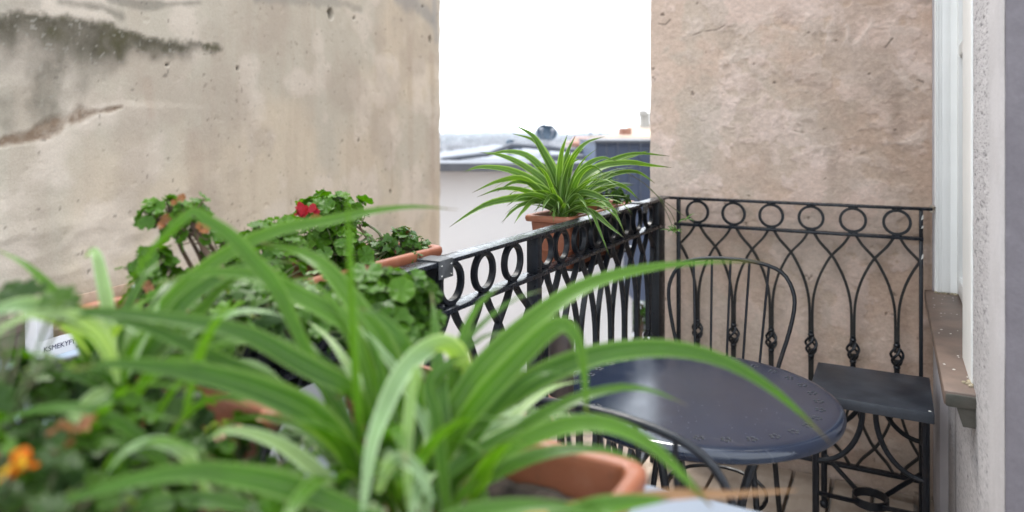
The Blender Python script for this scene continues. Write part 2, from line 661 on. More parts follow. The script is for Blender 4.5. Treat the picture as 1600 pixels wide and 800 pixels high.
# far city: a mass of small houses that read as one blur
mb = MB()
for k in range(900):
    px = random.uniform(640, 1030)
    d = random.uniform(300, 1500)
    base = -9
    f = (d - 300) / 1200
    p = W(px, YH, d)
    w = random.uniform(1.4, 3.2) * (d / 500)
    zt = base + random.uniform(2, 8.5) / FP * d
    mb.box(p.x - w, p.x + w, p.y - w, p.y + w, base - .2, zt)
# domed mosque on the skyline
p = W(702, YH, 900)
mb.box(p.x - 11, p.x + 11, p.y - 11, p.y + 11, -9, -2.4)
mb.ball((p.x, p.y, -2.6), 9, 16, .62)
for dx in (-17, 16):
    mb.tube([(p.x + dx, p.y, -8), (p.x + dx, p.y, -.2), (p.x + dx, p.y, 1.6)], [.9, .8, .1], 6)
tag(mb.build('distant_city', M['city'], None, False), 'pale mass of hillside houses fading into haze on the skyline', 'city', kind='stuff')


def plane_axes(px0, px1, d):
    a, b_ = W(px0, YH, d), W(px1, YH, d)
    return a, b_ - a


FWD = Vector((-ST, CT, 0))
RGT = Vector((CT, ST, 0))
UP = Vector((0, 0, 1))


def fbox(mb, px0, px1, y0, y1, d, depth, c=0.0, z1=None):
    """box whose front face fills the photo rectangle at depth d"""
    a = W(px0, y1, d)
    w = (px1 - px0) / FP * d
    h = (y1 - y0) / FP * d
    return mb.obox(a, RGT * w, FWD * depth, UP * h, c)


# the white house across the yard
DW = 9.2
t = thing('white_house', 'white rendered house wall with grey eave across the yard below the railing plants', 'building', W(800, 600, DW))


def under(o, par):
    """keep the world placement of a mesh built in world space"""
    o.parent = par
    o.matrix_parent_inverse = Matrix.Translation(-par.location) if par.rotation_euler.z == 0 else par.matrix_world.inverted()
    return o


def wpart(mb, name, mat, par, smooth=False):
    o = mb.build(name, mat, None, smooth)
    off = Vector(par.location)
    o.data.transform(Matrix.Translation(-off))
    o.parent = par
    return o


mb = MB()
fbox(mb, 560, 988, 268, 900, DW, 3.0)
wpart(mb, 'wall', M['white_wall'], t)
mb = MB()
fbox(mb, 550, 925, 255, 267.6, DW - .25, 3.2)
wpart(mb, 'eave', M['roof_grey'], t)
mb = MB()
a, b_, c_, d_ = W(600, 255, DW), W(925, 255, DW), W(925, 240, DW + 2.2), W(600, 251, DW + 2.2)
e_ = W(772, 226, DW + 1.9)
mb.add([a, b_, c_, e_, d_], [(0, 1, 2, 3, 4)])
mb.add([a - UP * .02, b_ - UP * .02, c_ - UP * .3, e_ - UP * .3, d_ - UP * .3], [(4, 3, 2, 1, 0)])
wpart(mb, 'roof', plain('roof_membrane', (.20, .215, .25), .85, (.165, .18, .21), 2), t)
mb = MB()
for (x0, y0, x1, y1) in ((690, 249, 765, 240.5), (765, 240.5, 800, 226), (800, 226, 925, 238)):
    p, q = W(x0, y0, DW + .8), W(x1, y1, DW + .8)
    mb.tube([p, q], .035, 6)
wpart(mb, 'ridge_flashing', M['roof_grey'], t)
mb = MB()
fbox(mb, 856, 926, 243, 255, DW + .4, .8)
wpart(mb, 'parapet', M['roof_grey'], t)

t = thing('roof_vent', 'small dark cowl vent on the grey roof left of the satellite dishes', 'vent', W(797, 236, DW + 1.2))
mb = MB()
fbox(mb, 793, 801, 222, 240, DW + 1.2, .08)
wpart(mb, 'pipe', M['roof_grey'], t)
mb = MB()
p = W(796, 223, DW + 1.2)
mb.ball(p, .055, 10)
fbox(mb, 795, 803, 219, 229, DW + 1.15, .09)
wpart(mb, 'cowl', M['dish'], t)
t = thing('roof_hatch', 'low slate coloured box on the roof right of the cowl vent', 'hatch', W(808, 236, DW + 1.4))
mb = MB()
fbox(mb, 800, 816, 229, 238, DW + 1.4, .4)
wpart(mb, 'lid', M['dish'], t)

# two satellite dishes
for k, (px, lab) in enumerate(((849.5, 'blue-grey satellite dish above the railing plant, overlapped on its right by its twin'),
                               (858.5, 'blue-grey satellite dish above the railing plant, the right one of the overlapping pair'))):
    D = DW + 1.0 - .12 * k
    base = W(px, 240, D)
    t = thing('satellite_dish', lab, 'satellite dish', base, 0, 'satellite dishes on the roof across the yard')
    ctr = W(px, 206.5 + k, D)
    rad = 12.2 / FP * D
    ax = (-FWD + RGT * (-.22 + .42 * k) + UP * .25).normalized()
    q = ax.to_track_quat('Z', 'Y')
    tm = MB().lathe([(rad * r_, -.035 * (1 - r_ * r_)) for r_ in (.02, .25, .5, .75, .93, 1.0)] +
                    [(rad * .99, .012), (rad * .9, -.008), (rad * .5, -.04), (.02, -.06)], (0, 0, 0), 28)
    mm = MB().add([ctr - base + q @ Vector(v) for v in tm.v], tm.f)
    mm.build('reflector', M['dish'], t)
    foc = ctr - base + ax * .22 - UP * .04 * 1
    mm = MB().tube([ctr - base - UP * rad * .95, foc], .007, 6)
    mm.build('feed_arm', M['dish_arm'], t)
    mm = MB()
    mm.tube([foc - ax * .03 + UP * .03, foc + ax * .05 + UP * .03], [.028, .022], 8)
    mm.build('receiver', M['dish_arm'], t)
    mm = MB().tube([Vector((0, 0, -.05)), ctr - base - ax * .12 - UP * .02], .018, 6)
    mm.build('mast', M['dish_arm'], t)

# blue-grey clad roof cabin
DC = 8.4
t = thing('clad_cabin', 'blue-grey metal clad cabin with standing seams between the spider plant and the tan wall', 'building', W(930, 440, DC))
mb = MB()
fbox(mb, 931, 1040, 221, 326, DC, 2.0)
wpart(mb, 'cladding', M['clad'], t)
mb = MB()
fbox(mb, 989.5, 1040, 326.2, 470, DC + .06, 1.8)
wpart(mb, 'lower_cladding', M['clad'], t)
for px in (931, 948, 965.5, 983.5, 1001, 1018.5):
    mb = MB()
    fbox(mb, px - .8, px + .8, 223, 326, DC - .035, .033)
    wpart(mb, 'seam', M['clad_seam'], t)
mb = MB()
fbox(mb, 929, 1040, 219, 223, DC - .05, 2.1)
wpart(mb, 'roof_edge', M['roof_grey'], t)

# cream house with chimney
t = thing('cream_house', 'cream house with sloping roof and chimney rising behind the blue-grey cabin', 'building', W(980, 260, 24))
mb = MB()
fbox(mb, 950, 1060, 214, 330, 24, 6)
a0, a1, a2, a3 = W(946, 216, 23.9), W(1060, 216, 23.9), W(1060, 187, 26.5), W(984, 197, 26.5)
wpart(mb, 'wall', M['cream'], t)
mb = MB()
mb.add([a0, a1, a2, a3, a0 - UP * .15, a1 - UP * .15, a2 - UP * .8, a3 - UP * .8], [(0, 1, 2, 3), (7, 6, 5, 4), (0, 3, 7, 4), (0, 4, 5, 1), (1, 5, 6, 2), (2, 6, 7, 3)])
wpart(mb, 'roof', M['cream'], t)
mb = MB()
fbox(mb, 1003, 1016, 176, 206, 25.5, .5)
wpart(mb, 'chimney', M['stone'], t)
mb = MB()
fbox(mb, 1001.5, 1012, 172, 180, 25.4, .6)
wpart(mb, 'chimney_cap', M['stone'], t)
mb = MB()
fbox(mb, 970, 987, 200, 211, 23.4, .5)
wpart(mb, 'dormer', M['roof_red'], t)
for px in (958, 1000):
    mb = MB()
    fbox(mb, px, px + 8, 222, 236, 23.93, .05)
    wpart(mb, 'window', M['roof_grey'], t)

t = thing('pink_house', 'small pinkish house far behind the spider plant left of the cabin', 'building', W(905, 260, 42))
mb = MB()
fbox(mb, 893, 934, 222, 300, 42, 6)
wpart(mb, 'wall', M['pink'], t)
a0, a1, a2, a3 = W(891, 223, 41.8), W(936, 223, 41.8), W(932, 214, 45), W(897, 214, 45)
mb = MB()
mb.add([a0, a1, a2, a3, a0 - UP * .2, a1 - UP * .2, a2 - UP * .6, a3 - UP * .6], [(0, 1, 2, 3), (7, 6, 5, 4), (0, 3, 7, 4), (0, 4, 5, 1), (1, 5, 6, 2), (2, 6, 7, 3)])
wpart(mb, 'roof', M['roof_red'], t)
for px in (900, 912, 924):
    mb = MB()
    fbox(mb, px, px + 5, 229, 237, 41.95, .04)
    wpart(mb, 'window', M['roof_grey'], t)

t = thing('red_roofed_house', 'low far house with red clay roof beside the left wall edge', 'building', W(710, 260, 75))
mb = MB()
fbox(mb, 694, 728, 245, 290, 75, 9)
wpart(mb, 'wall', M['cream'], t)
mb = MB()
a0, a1, a2, a3 = W(691, 246, 74.7), W(731, 246, 74.7), W(726, 239, 79), W(697, 239, 79)
mb.add([a0, a1, a2, a3, a0 - UP * .3, a1 - UP * .3, a2 - UP * .8, a3 - UP * .8], [(0, 1, 2, 3), (7, 6, 5, 4), (0, 3, 7, 4), (0, 4, 5, 1), (1, 5, 6, 2), (2, 6, 7, 3)])
wpart(mb, 'roof', M['roof_red'], t)
mb = MB()
fbox(mb, 738, 746, 237, 244, 70, .8)
fbox(mb, 734, 752, 244, 280, 70, 5)
o = mb.build('grey_block_house', M['pink'], None, False)
tag(o, 'small far block of a house right of the red clay roof', 'building')

t = thing('minaret', 'slim pale minaret on the skyline left of the cream house', 'tower', W(923, 240, 120))
p0 = Vector(t.location)
mb = MB()
mb.tube([Vector((0, 0, -6)), Vector((0, 0, 2.9))], .24, 8)
mb.build('shaft', M['stone'], t)
mb = MB().tube([Vector((0, 0, 1.6)), Vector((0, 0, 1.9))], .40, 8)
mb.build('balcony', M['stone'], t)
mb = MB().tube([Vector((0, 0, 2.9)), Vector((0, 0, 4.4))], [.26, .02], 8)
mb.build('spire', M['roof_grey'], t)
mb = MB().tube([W(937.5, 250, 60), W(937.5, 198, 60)], [.06, .04], 6)
tag(mb.build('mast', M['roof_grey'], None), 'thin grey mast on the skyline between minaret and cream house', 'mast')

# shrub and yard seen in the slit beside the corner post
def shrub(name, label, c, r, n, mat):
    t = thing(name, label, 'shrub', c)
    MB().tube([(0, 0, -r[2] * 1.6), (.03, 0, 0)], [.05, .02], 6).build('trunk', M['woody'], t)
    mb = MB()
    for k in range(n):
        a, u = random.uniform(0, 2 * PI), random.uniform(-1, 1)
        q = math.sqrt(1 - u * u)
        s_ = random.uniform(.35, 1)
        p = Vector((r[0] * q * math.cos(a), r[1] * q * math.sin(a), r[2] * u)) * s_
        w = random.uniform(.03, .07)
        d1 = Vector((random.uniform(-1, 1), random.uniform(-1, 1), random.uniform(-1, 1))).normalized()
        d2 = d1.cross(Vector((.3, .5, .8))).normalized()
        mb.add([p - d1 * w, p + d2 * w * .6, p + d1 * w, p - d2 * w * .6], [(0, 1, 2, 3)], [(0, 0), (1, 0), (1, 1), (0, 1)])
    o = mb.build('foliage', mat, t, False)
    o['kind'] = 'stuff'
    return t


shrub('yard_shrub', 'dark green shrub glimpsed in the slit left of the corner post', W(1000, 475, 10.5), (.45, .4, .4), 700, M['ivy'])
mb = MB()
fbox(mb, 960, 1040, 505, 520, 10.6, 1.0)
tag(mb.build('yard_kerb', M['shelf'], None, False), kind='structure')

# clay tiled terrace beyond the left railing, tiles laid one by one
ZT = -1.95
terr = MB().box(-9.5, -1.3, 1.5, 11, ZT - .3, ZT - .02).build('terrace', M['brick_edge'], None, False)
tag(terr, kind='structure')
tile_me = [MB().box(-.145, .145, -.145, .145, -.02, .0 + .004 * k, .006).mesh('tile', M['tile']) for k in range(3)]
for i in range(17):
    for j in range(17):
        x, y = -1.6 - i * .31, 3.6 + j * .31
        rr, dd = x * CT + y * ST, -x * ST + y * CT
        px = 800 + FP * rr / dd
        if dd < 10 and 630 < px < 860:
            link('tile', random.choice(tile_me), terr, (x + random.uniform(-.004, .004), y, ZT + random.uniform(-.004, .004)), (random.uniform(-.01, .01), random.uniform(-.01, .01), random.uniform(-.012, .012)))

# ------------------------------------------------------------------ the stained plaster building on the left
LD = (.3396, .9406)                         # wall direction in camera (right, forward)
d0 = .62 * FP / (478 - YH)
LR0, LF0 = (86 - 800) / FP * d0, d0
L_DIR = (RGT * LD[0] + FWD * LD[1])
L_P0 = RGT * LR0 + FWD * LF0
L_NRM = Vector((L_DIR.y, -L_DIR.x, 0))      # towards the balcony
K_EDGE = 3.155


def lkz(px, py):
    tt = (px - 800) / FP
    k = (tt * LF0 - LR0) / (LD[0] - tt * LD[1])
    d = LF0 + LD[1] * k
    return (k, CZ + (YH - py) / FP * d)


nu, nv = 470, 400
ku = np.linspace(-.55, K_EDGE, nu)
zv = np.linspace(-.55, 2.75, nv)
U, V = np.meshgrid(ku, zv)
wob = .012 * (fbm(V * 9, V * 0 + 3, 4, 5) - .5) * 2
Uw = U + wob * smooth(K_EDGE - .25, K_EDGE, U) * 1.4
n1 = fbm(U * 1.1, V * 1.1, 5, 11)
n2 = fbm(U * 5, V * 5, 5, 21)
n3 = fbm(U * 18, V * 14, 4, 31)
streak = fbm(U * 9, V * .9, 4, 41)
base = np.stack([.53 + 0 * U, .448 + 0 * U, .348 + 0 * U], -1)
grey = np.array([.44, .398, .332])
warm = np.array([.48, .40, .33])


def blend(c, tgt, m):
    m = np.clip(m, 0, 1)[..., None]
    return c * (1 - m) + np.asarray(tgt) * m


colr = base
colr = blend(colr, grey, smooth(.45, .62, n1) * .8)
colr = blend(colr, (.40, .32, .255), smooth(.54, .72, streak) * .32)
colr = blend(colr, (.60, .52, .445), smooth(.50, .70, n2) * .6)
colr = blend(colr, (.38, .315, .255), smooth(.52, .70, fbm(U * 2.6 + 3, V * 3.1, 5, 23)) * .55)
colr = blend(colr, (.50, .385, .30), smooth(.9, -.25, V) * smooth(.42, .6, fbm(U * 2.2, V * 2.2, 4, 51)) * .7)
# large dark mould field: crisp upper edge, fading downwards in runs
hi = fbm(U * 60, V * 60, 3, 63)
top = [lkz(*p) for p in ((-300, 22), (0, 20), (60, 20), (95, 24), (130, 30), (190, 44), (250, 60), (300, 66), (350, 72), (380, 76))]
tk, tz = [p[0] for p in top], [p[1] for p in top]
ze = np.interp(U, tk, tz) + .035 * (n2 - .5) + .016 * (n3 - .5) + .02 * (fbm(U * 4, V * 0 + 2, 3, 64) - .5)
dep = ze - V
xk = [lkz(x_, 60)[0] for x_ in (-200, 0, 100, 150, 190, 240, 300, 335, 352)]
core_w = np.interp(U, xk, [.14, .14, .13, .12, .085, .07, .062, .045, .001])
run_w = np.interp(U, xk, [.42, .40, .42, .36, .14, .10, .085, .05, .001]) * (.55 + .9 * fbm(U * 8, V * 1.4, 4, 65))
edge_on = smooth(-.014, .024, dep + .022 * (n3 - .5) + .02 * (hi - .5)) * smooth(lkz(354, 60)[0], lkz(338, 60)[0], U + .10 * (n2 - .5))
core = edge_on * smooth(1.2, .2, dep / core_w + (n2 - .5) * 1.5 + (n3 - .5) * 1.3 + (fbm(U * 3.5, V * 4, 3, 67) - .5) * 1.2)
runs = edge_on * smooth(1.15, .25, dep / run_w + (n2 - .5) * .8 + (n3 - .5) * .5)
colr = blend(colr, (.125, .110, .085), runs * .92)
colr = blend(colr, (.062, .055, .036), core * (.55 + .9 * (hi - .32)))
colr = blend(colr, (.075, .070, .028), core * smooth(.48, .64, fbm(U * 9, V * 9, 4, 61)) * .55)
colr = blend(colr, (.30, .28, .24), smooth(.70, .82, hi) * runs * .7)
colr = blend(colr, (.42, .37, .31), runs * smooth(.50, .66, fbm(U * 7 + 3, V * 7, 4, 66)) * smooth(.1, .22, dep) * .55)
# stains along the top
for pl, w_, amt, cc in (([(95, 2), (160, 12), (190, 26)], .03, .6, (.12, .11, .09)),
                        ([(170, 0), (230, 8), (310, 4)], .022, .55, (.14, .13, .11)),
                        ([(400, -6), (470, -2), (540, 6), (562, 15)], .035, .45, (.20, .19, .17)),
                        ([(620, -8), (655, 10), (672, 28)], .07, .5, (.22, .22, .22)),
                        ([(676, -10), (683, 60)], .06, .5, (.27, .27, .27)),
                        ([(0, 12), (60, 4)], .03, .4, (.2, .19, .16))):
    dst, par = seg_dist(U, V, [lkz(*p) for p in pl])
    colr = blend(colr, cc, smooth(1.2, .2, dst / w_ + (n2 - .5) * 1.6 + (n3 - .5)) * amt)
# broken plaster line; the layer edge's shadow is painted in as brown
pts = [lkz(*p) for p in ((-60, 236), (0, 223), (50, 212), (78, 204), (105, 190), (140, 178), (190, 167))]
dst, par = seg_dist(U, V, pts)
wid = np.interp(par, [0, .25, .5, .75, 1], [.012, .018, .034, .036, .008])
crack = smooth(1.2, .3, dst / wid + (n3 - .5) * 1.3 + (n2 - .5) * .5)
colr = blend(colr, (.19, .135, .095), crack * (.45 + .9 * hi))
# vertical damp marks
for (px, y0, y1, w_, amt) in ((303, 215, 300, .06, .35), (232, 130, 180, .035, .35), (560, 120, 330, .05, .18), (640, 60, 330, .05, .25), (610, 210, 290, .02, .35), (675, 90, 460, .06, .35)):
    dst, par = seg_dist(U, V, [lkz(px, y0), lkz(px + 3, y1)])
    colr = blend(colr, (.36, .27, .21), smooth(1.1, .1, dst / w_ + (n2 - .5) * 1.4) * amt)
# base of the wall: brownish
colr = blend(colr, (.33, .25, .19), smooth(.86, .70, V + .08 * (n2 - .5)) * smooth(.7, .2, U) * .35)
spk = fbm(U * 45, V * 45, 2, 71)
colr = blend(colr, (.12, .10, .085), smooth(.83, .9, spk) * .6)
relief = .010 * (n1 - .5) + .006 * (n2 - .5) + .0022 * (n3 - .5)
rough_low = smooth(1.25, .85, V) * smooth(1.6, .2, U) + .5 * smooth(1.45, .95, V) * smooth(.5, -.2, U)
relief += rough_low * (.020 * (ridged(U * 3.2 + .6 * n2, V * 7 + n1, 4, 81) - .6)) * .8
relief -= crack * .007
relief += smooth(0, .03, V - np.interp(U, [p[0] for p in pts], [p[1] for p in pts])) * smooth(.8, .4, U) * -.006
# plaster edge line at the top and pits
for (px, py, r_) in ((516, 22, .028), (672, 62, .022), (660, 10, .012), (560, 218, .008), (371, 107, .007), (262, 101, .007), (610, 300, .012), (553, 28, .009)):
    k0, z0 = lkz(px, py)
    q = np.hypot((U - k0) / (r_ * 1.05), (V - z0) / (r_ * 1.25)) + (n3 - .5) * .5
    hole = smooth(1.1, .75, q)
    relief -= hole * r_ * 2.2
    colr = blend(colr, (.03, .022, .018), hole * .95)
n4 = smooth(.74, .86, fbm(U * 30, V * 30, 3, 91))
relief -= n4 * .003
Pw = np.zeros(U.shape + (3,))
for a in range(3):
    Pw[..., a] = L_P0[a] + Uw * L_DIR[a] + relief * L_NRM[a] + (V if a == 2 else 0)
t = thing('plaster_building', 'old building with stained cracked beige plaster wall on the left', 'building', (L_P0.x, L_P0.y, 0))
o = link('plaster_face', grid_mesh('plaster_face', Pw - np.array(t.location), np.clip(colr, .01, .9), M['plaster']), t)
mb = MB()
L0 = L_P0
back = -L_NRM
mb.obox(L0 - L_DIR * .555 + back * .035 + UP * -8.9, L_DIR * (K_EDGE + .55), back * 4, UP * 13.5)
wpart(mb, 'masonry', M['core'], t)
mb = MB()
mb.obox(L0 - L_DIR * 2.5 + back * .025 + UP * -8.9, L_DIR * 1.945, back * 4, UP * 13.5)
wpart(mb, 'side_masonry', M['core'], t)
mb = MB()
mb.obox(L0 - L_DIR * 2.4 + UP * 2.751 + back * .03, L_DIR * (K_EDGE + 2.39), -back * .04, UP * 1.8)
wpart(mb, 'upper_plaster', M['core'], t)
# weathered coping course at the wall foot, brick by brick
for k in range(13):
    x = -1.05 + k * .20
    mb = MB().obox(Vector((0, 0, 0)), L_DIR * .188, -back * (.055 + random.uniform(-.006, .006)), UP * .045, .004)
    o = mb.build('coping_brick', M['brick_edge'], t)
    p = L0 + L_DIR * x - back * .008 + UP * (CZ - .62 - .048)
    o.location = p - Vector(t.location)
# dark lower terrace in front of the wall foot with crate and bin on it
ZL = .36
mb = MB()
mb.obox(L0 - L_DIR * 1.6 + UP * (ZL - .5), L_DIR * 2.35, -back * 1.05, UP * .5)
tag(mb.build('lower_terrace', M['street'], None, False), kind='structure')

ang = math.atan2(L_DIR.y, L_DIR.x)
cz = ZL + .242
corner = W(57, YH, 2.28)
corner.z = 0
bin_at = corner + L_DIR * .158 + back * .138
t = thing('storage_bin', 'pale blue plastic bin under the white fruit crate behind the left leaves', 'bin', bin_at + UP * ZL, ang)
MB().box(-.18, .50, -.27, .01, 0, .215, .012).build('tub', M['bin'], t)
MB().box(-.20, .52, -.29, .03, .216, .242, .01).build('lid', M['bin'], t)
t = thing('fruit_crate', 'white carton fruit crate with dark lettering on the pale blue bin', 'crate', bin_at + UP * cz, ang)
mb = MB()
mb.box(-.15, .26, -.13, -.085, 0, .008, .001)
mb.box(-.15, .26, -.138, -.13, .0, .060, .001)
mb.box(-.15, -.10, -.138, -.13, .0601, .17, .001)
mb.box(.21, .26, -.138, -.13, .0601, .17, .001)
mb.box(-.158, -.15, -.138, -.085, 0, .17, .001)
mb.box(.26, .268, -.138, -.085, 0, .17, .001)
mb.build('tray', M['carton'], t)
MB().box(-.149, .259, -.104, -.095, .02, .105, .001).build('inner_board', M['wood_box'], t)
MB().box(-.149, .259, -.0945, -.0855, .125, .17, .001).build('inner_board', M['wood_box'], t)
MB().box(-.10, .21, -.129, -.118, .080, .115, .001).build('slat', M['wood_box'], t)
for txt, sx, sz, size, sp in (('KSMEKYFY', -.135, .022, .024, 1.0), ('tel. 0212', -.02, .006, .011, 1.0)):
    cu = bpy.data.curves.new('lettering', 'FONT')
    cu.body = txt
    cu.size = size
    cu.space_character = sp
    cu.extrude = .0004
    cu.materials.append(M['ink'])
    tmp = link('lettering_curve', cu)
    dg = bpy.context.evaluated_depsgraph_get()
    me = bpy.data.meshes.new_from_object(tmp.evaluated_get(dg))
    bpy.data.objects.remove(tmp)
    link('lettering', me, t, (sx, -.1388, sz), (PI / 2, 0, 0))

# ------------------------------------------------------------------ the tan rough wall at the end of the balcony
YW = 3.02
XE = (1016 - 800) / FP
XE = YW * (CT * XE - ST) / (ST * XE + CT)


def rxz(px, py):
    tt = (px - 800) / FP
    d = YW / (ST * tt + CT)
    return (d * (CT * tt - ST), CZ + (YH - py) / FP * d)


nu, nv = 280, 520
U, V = np.meshgrid(np.linspace(XE, .24, nu), np.linspace(-.04, 2.02, nv))
n1 = fbm(U * 2.3, V * 2.3, 5, 111)
n2 = fbm(U * 8, V * 8, 5, 121)
n3 = fbm(U * 30, V * 30, 4, 131)
wrp = fbm(U * 3, V * 3, 3, 141)
patch = fbm(U * 4 + wrp * 1.8, V * 5 - wrp * 1.5, 4, 151)
fx = (U - XE) / (.13 - XE)
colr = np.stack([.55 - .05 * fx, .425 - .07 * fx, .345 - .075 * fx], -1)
colr = blend(colr, (.47, .405, .345), smooth(.42, .70, n1 + .25 * (n2 - .5)) * .7 * (1 - .65 * fx))
pink = smooth(.50, .60, patch + .35 * (n3 - .5) + .3 * (n2 - .5)) * smooth(.3, .75, V)
blotch = smooth(.50, .57, fbm(U * 9 + 2 * wrp, V * 11 - wrp, 4, 155) + .18 * (n3 - .5)) * smooth(.35, .6, n1 + .3 * (n2 - .5))
colr = blend(colr, (.64, .505, .445), pink * .50)
colr = blend(colr, (.68, .55, .49), blotch * .45)
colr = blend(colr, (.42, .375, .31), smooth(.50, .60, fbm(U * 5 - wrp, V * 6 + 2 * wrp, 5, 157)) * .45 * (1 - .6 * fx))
colr = blend(colr, (.58, .455, .38), smooth(.95, .5, V) * smooth(.4, .6, n2) * .5)
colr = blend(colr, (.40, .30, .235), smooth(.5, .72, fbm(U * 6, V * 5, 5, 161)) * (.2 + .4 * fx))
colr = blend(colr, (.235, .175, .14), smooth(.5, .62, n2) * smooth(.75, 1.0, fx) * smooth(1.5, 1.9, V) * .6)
pit = smooth(.83, .89, fbm(U * 26, V * 26, 3, 171))
colr = blend(colr, (.13, .10, .08), pit * .6)
gt = fbm(U * 85, V * 85, 3, 133)
colr = colr * (.86 + .28 * gt[..., None])
relief = .006 * (n1 - .5) + .0024 * (n2 - .5) + .0026 * (n3 - .5) + .0022 * (gt - .5) - pit * .005
relief += .0022 * pink
rid = ridged(U * 11 + 2.5 * wrp, V * 11 - 2 * wrp, 5, 181)
rmask = np.zeros_like(U)
for (px, py, ru, rv) in ((1150, 80, .10, .13), (1230, 30, .16, .07), (1330, 50, .22, .06), (1400, 130, .14, .12), (1265, 130, .10, .05), (1420, 215, .1, .06), (1240, 195, .12, .04), (1080, 40, .08, .05), (1300, 240, .16, .03), (1330, 700, .2, .1)):
    x0, z0 = rxz(px, py)
    rmask = np.maximum(rmask, smooth(1.2, .3, np.hypot((U - x0) / ru, (V - z0) / rv) + (n2 - .5) * .9))
relief += rmask * .015 * (rid - .62) + rmask * .006 * (fbm(U * 45, V * 45, 3, 183) - .5)
colr = blend(colr, (.17, .13, .105), rmask * smooth(.60, .42, rid) * .16)
colr = blend(colr, (.66, .55, .48), rmask * smooth(.66, .80, rid) * .4)
# a few trowel cracks
for pl in ([(1078, 58), (1098, 52), (1118, 48), (1132, 40)], [(1028, 38), (1038, 40), (1046, 32)], [(1380, 90), (1410, 118), (1440, 130), (1455, 160)], [(1225, 200), (1270, 208), (1290, 200)], [(1270, 290), (1285, 282), (1300, 270)], [(1395, 60), (1370, 92)],
           [(1382, 690), (1384, 700), (1388, 722)]):
    dst, par = seg_dist(U + .03 * (n2 - .5), V + .03 * (n2 - .5), [rxz(*p) for p in pl])
    cr = smooth(.005, .001, dst + .004 * (n3 - .4)) * smooth(.42, .55, fbm(U * 22, V * 22, 3, 185))
    relief -= cr * .003
    colr = blend(colr, (.15, .12, .10), cr * .75)
Pw = np.zeros(U.shape + (3,))
Pw[..., 0] = U + .006 * (fbm(V * 14, V * 0 + 1, 4, 191) - .5) * smooth(XE + .12, XE, U)
Pw[..., 1] = YW - relief
Pw[..., 2] = V
for (px, y0, y1, w_, amt) in ((1452, 330, 520, .012, .5), (1445, 330, 430, .02, .35), (1300, 250, 330, .02, .25), (1180, 120, 240, .03, .2), (1400, 150, 300, .03, .3)):
    dst, par = seg_dist(U, V, [rxz(px, y0), rxz(px, y1)])
    colr = blend(colr, (.20, .14, .10), smooth(1.2, .1, dst / w_ + (n2 - .5) * 1.5) * (1 - par) * amt)
t = thing('tan_building', 'neighbouring building with rough tan plaster wall behind the far railing', 'building', (0, YW, 0))
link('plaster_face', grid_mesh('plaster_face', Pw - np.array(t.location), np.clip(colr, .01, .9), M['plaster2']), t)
wpart(MB().box(XE + .006, 3.2, YW + .03, YW + 5, -8.9, 4.6), 'masonry', M['core'], t)
wpart(MB().box(XE + .003, .24, YW - .004, YW + .029, 2.021, 4.6), 'upper_plaster', M['core'], t)
wpart(MB().box(XE + .003, .24, YW - .004, YW + .029, -3, -.041), 'lower_plaster', M['core'], t)

# ------------------------------------------------------------------ the house wall with the window, right
XWALL, YC = .158, 1.428
OY0, OY1, OZ0, OZ1 = 2.05, 2.97, CZ - .573, 2.75      # window opening
t = thing('house_wall', 'grey stucco house wall with white window at the right edge', 'building', (XWALL, YC, 0))
HW = t


def stucco_patch(name, y0, y1, z0, z1, x=XWALL, step=.005, rough_hi=True, seed=3):
    nu_, nv_ = max(2, int((y1 - y0) / step)), max(2, int((z1 - z0) / step))
    U, V = np.meshgrid(np.linspace(y0, y1, nu_), np.linspace(z0, z1, nv_))
    n2 = fbm(U * 10, V * 10, 4, 200 + seed)
    gr = fbm(U * 22, V * 190, 2, 210 + seed)
    n5 = fbm(U * 18, V * 130, 3, 215 + seed)
    rmask = smooth(YC + .15, YC + .20, U + .02 * (n2 - .5))
    pits = smooth(.72, .84, gr) * rmask
    rel = .0010 * (n2 - .5) + rmask * .0012 * (n5 - .5) - pits * .0008
    c = np.stack([.475 + 0 * U, .455 + 0 * U, .462 + 0 * U], -1)
    c = blend(c, (.43, .41, .415), smooth(.4, .65, n2) * .7)
    c = blend(c, (.14, .13, .135), pits * .75)
    c = blend(c, (.56, .54, .54), rmask * smooth(.55, .7, n5) * .4)
    # dark corner shade below the sill, painted into the wall colour
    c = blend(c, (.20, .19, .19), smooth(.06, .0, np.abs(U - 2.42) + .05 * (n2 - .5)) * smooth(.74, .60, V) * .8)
    P = np.zeros(U.shape + (3,))
    P[..., 0] = x - rel + (YC + .05 - U).clip(0) ** 2 * 2.0
    P[..., 1] = U
    P[..., 2] = V
    P = P[:, ::-1]
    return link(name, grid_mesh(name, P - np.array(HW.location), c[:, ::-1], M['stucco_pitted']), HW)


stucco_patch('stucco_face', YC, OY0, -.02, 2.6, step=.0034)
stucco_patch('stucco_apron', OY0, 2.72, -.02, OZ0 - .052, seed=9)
mb = MB()
mb.box(XWALL + .012, .9, YC + .012, OY0 - .004, -8.9, 4.6)
mb.box(XWALL + .012, .9, OY0 - .003, YW - .03, -8.9, OZ0 - .053)
mb.box(XWALL + .012, .9, OY0 - .003, YW - .03, OZ1 + .12, 4.6)
wpart(mb, 'masonry', M['core'], HW)
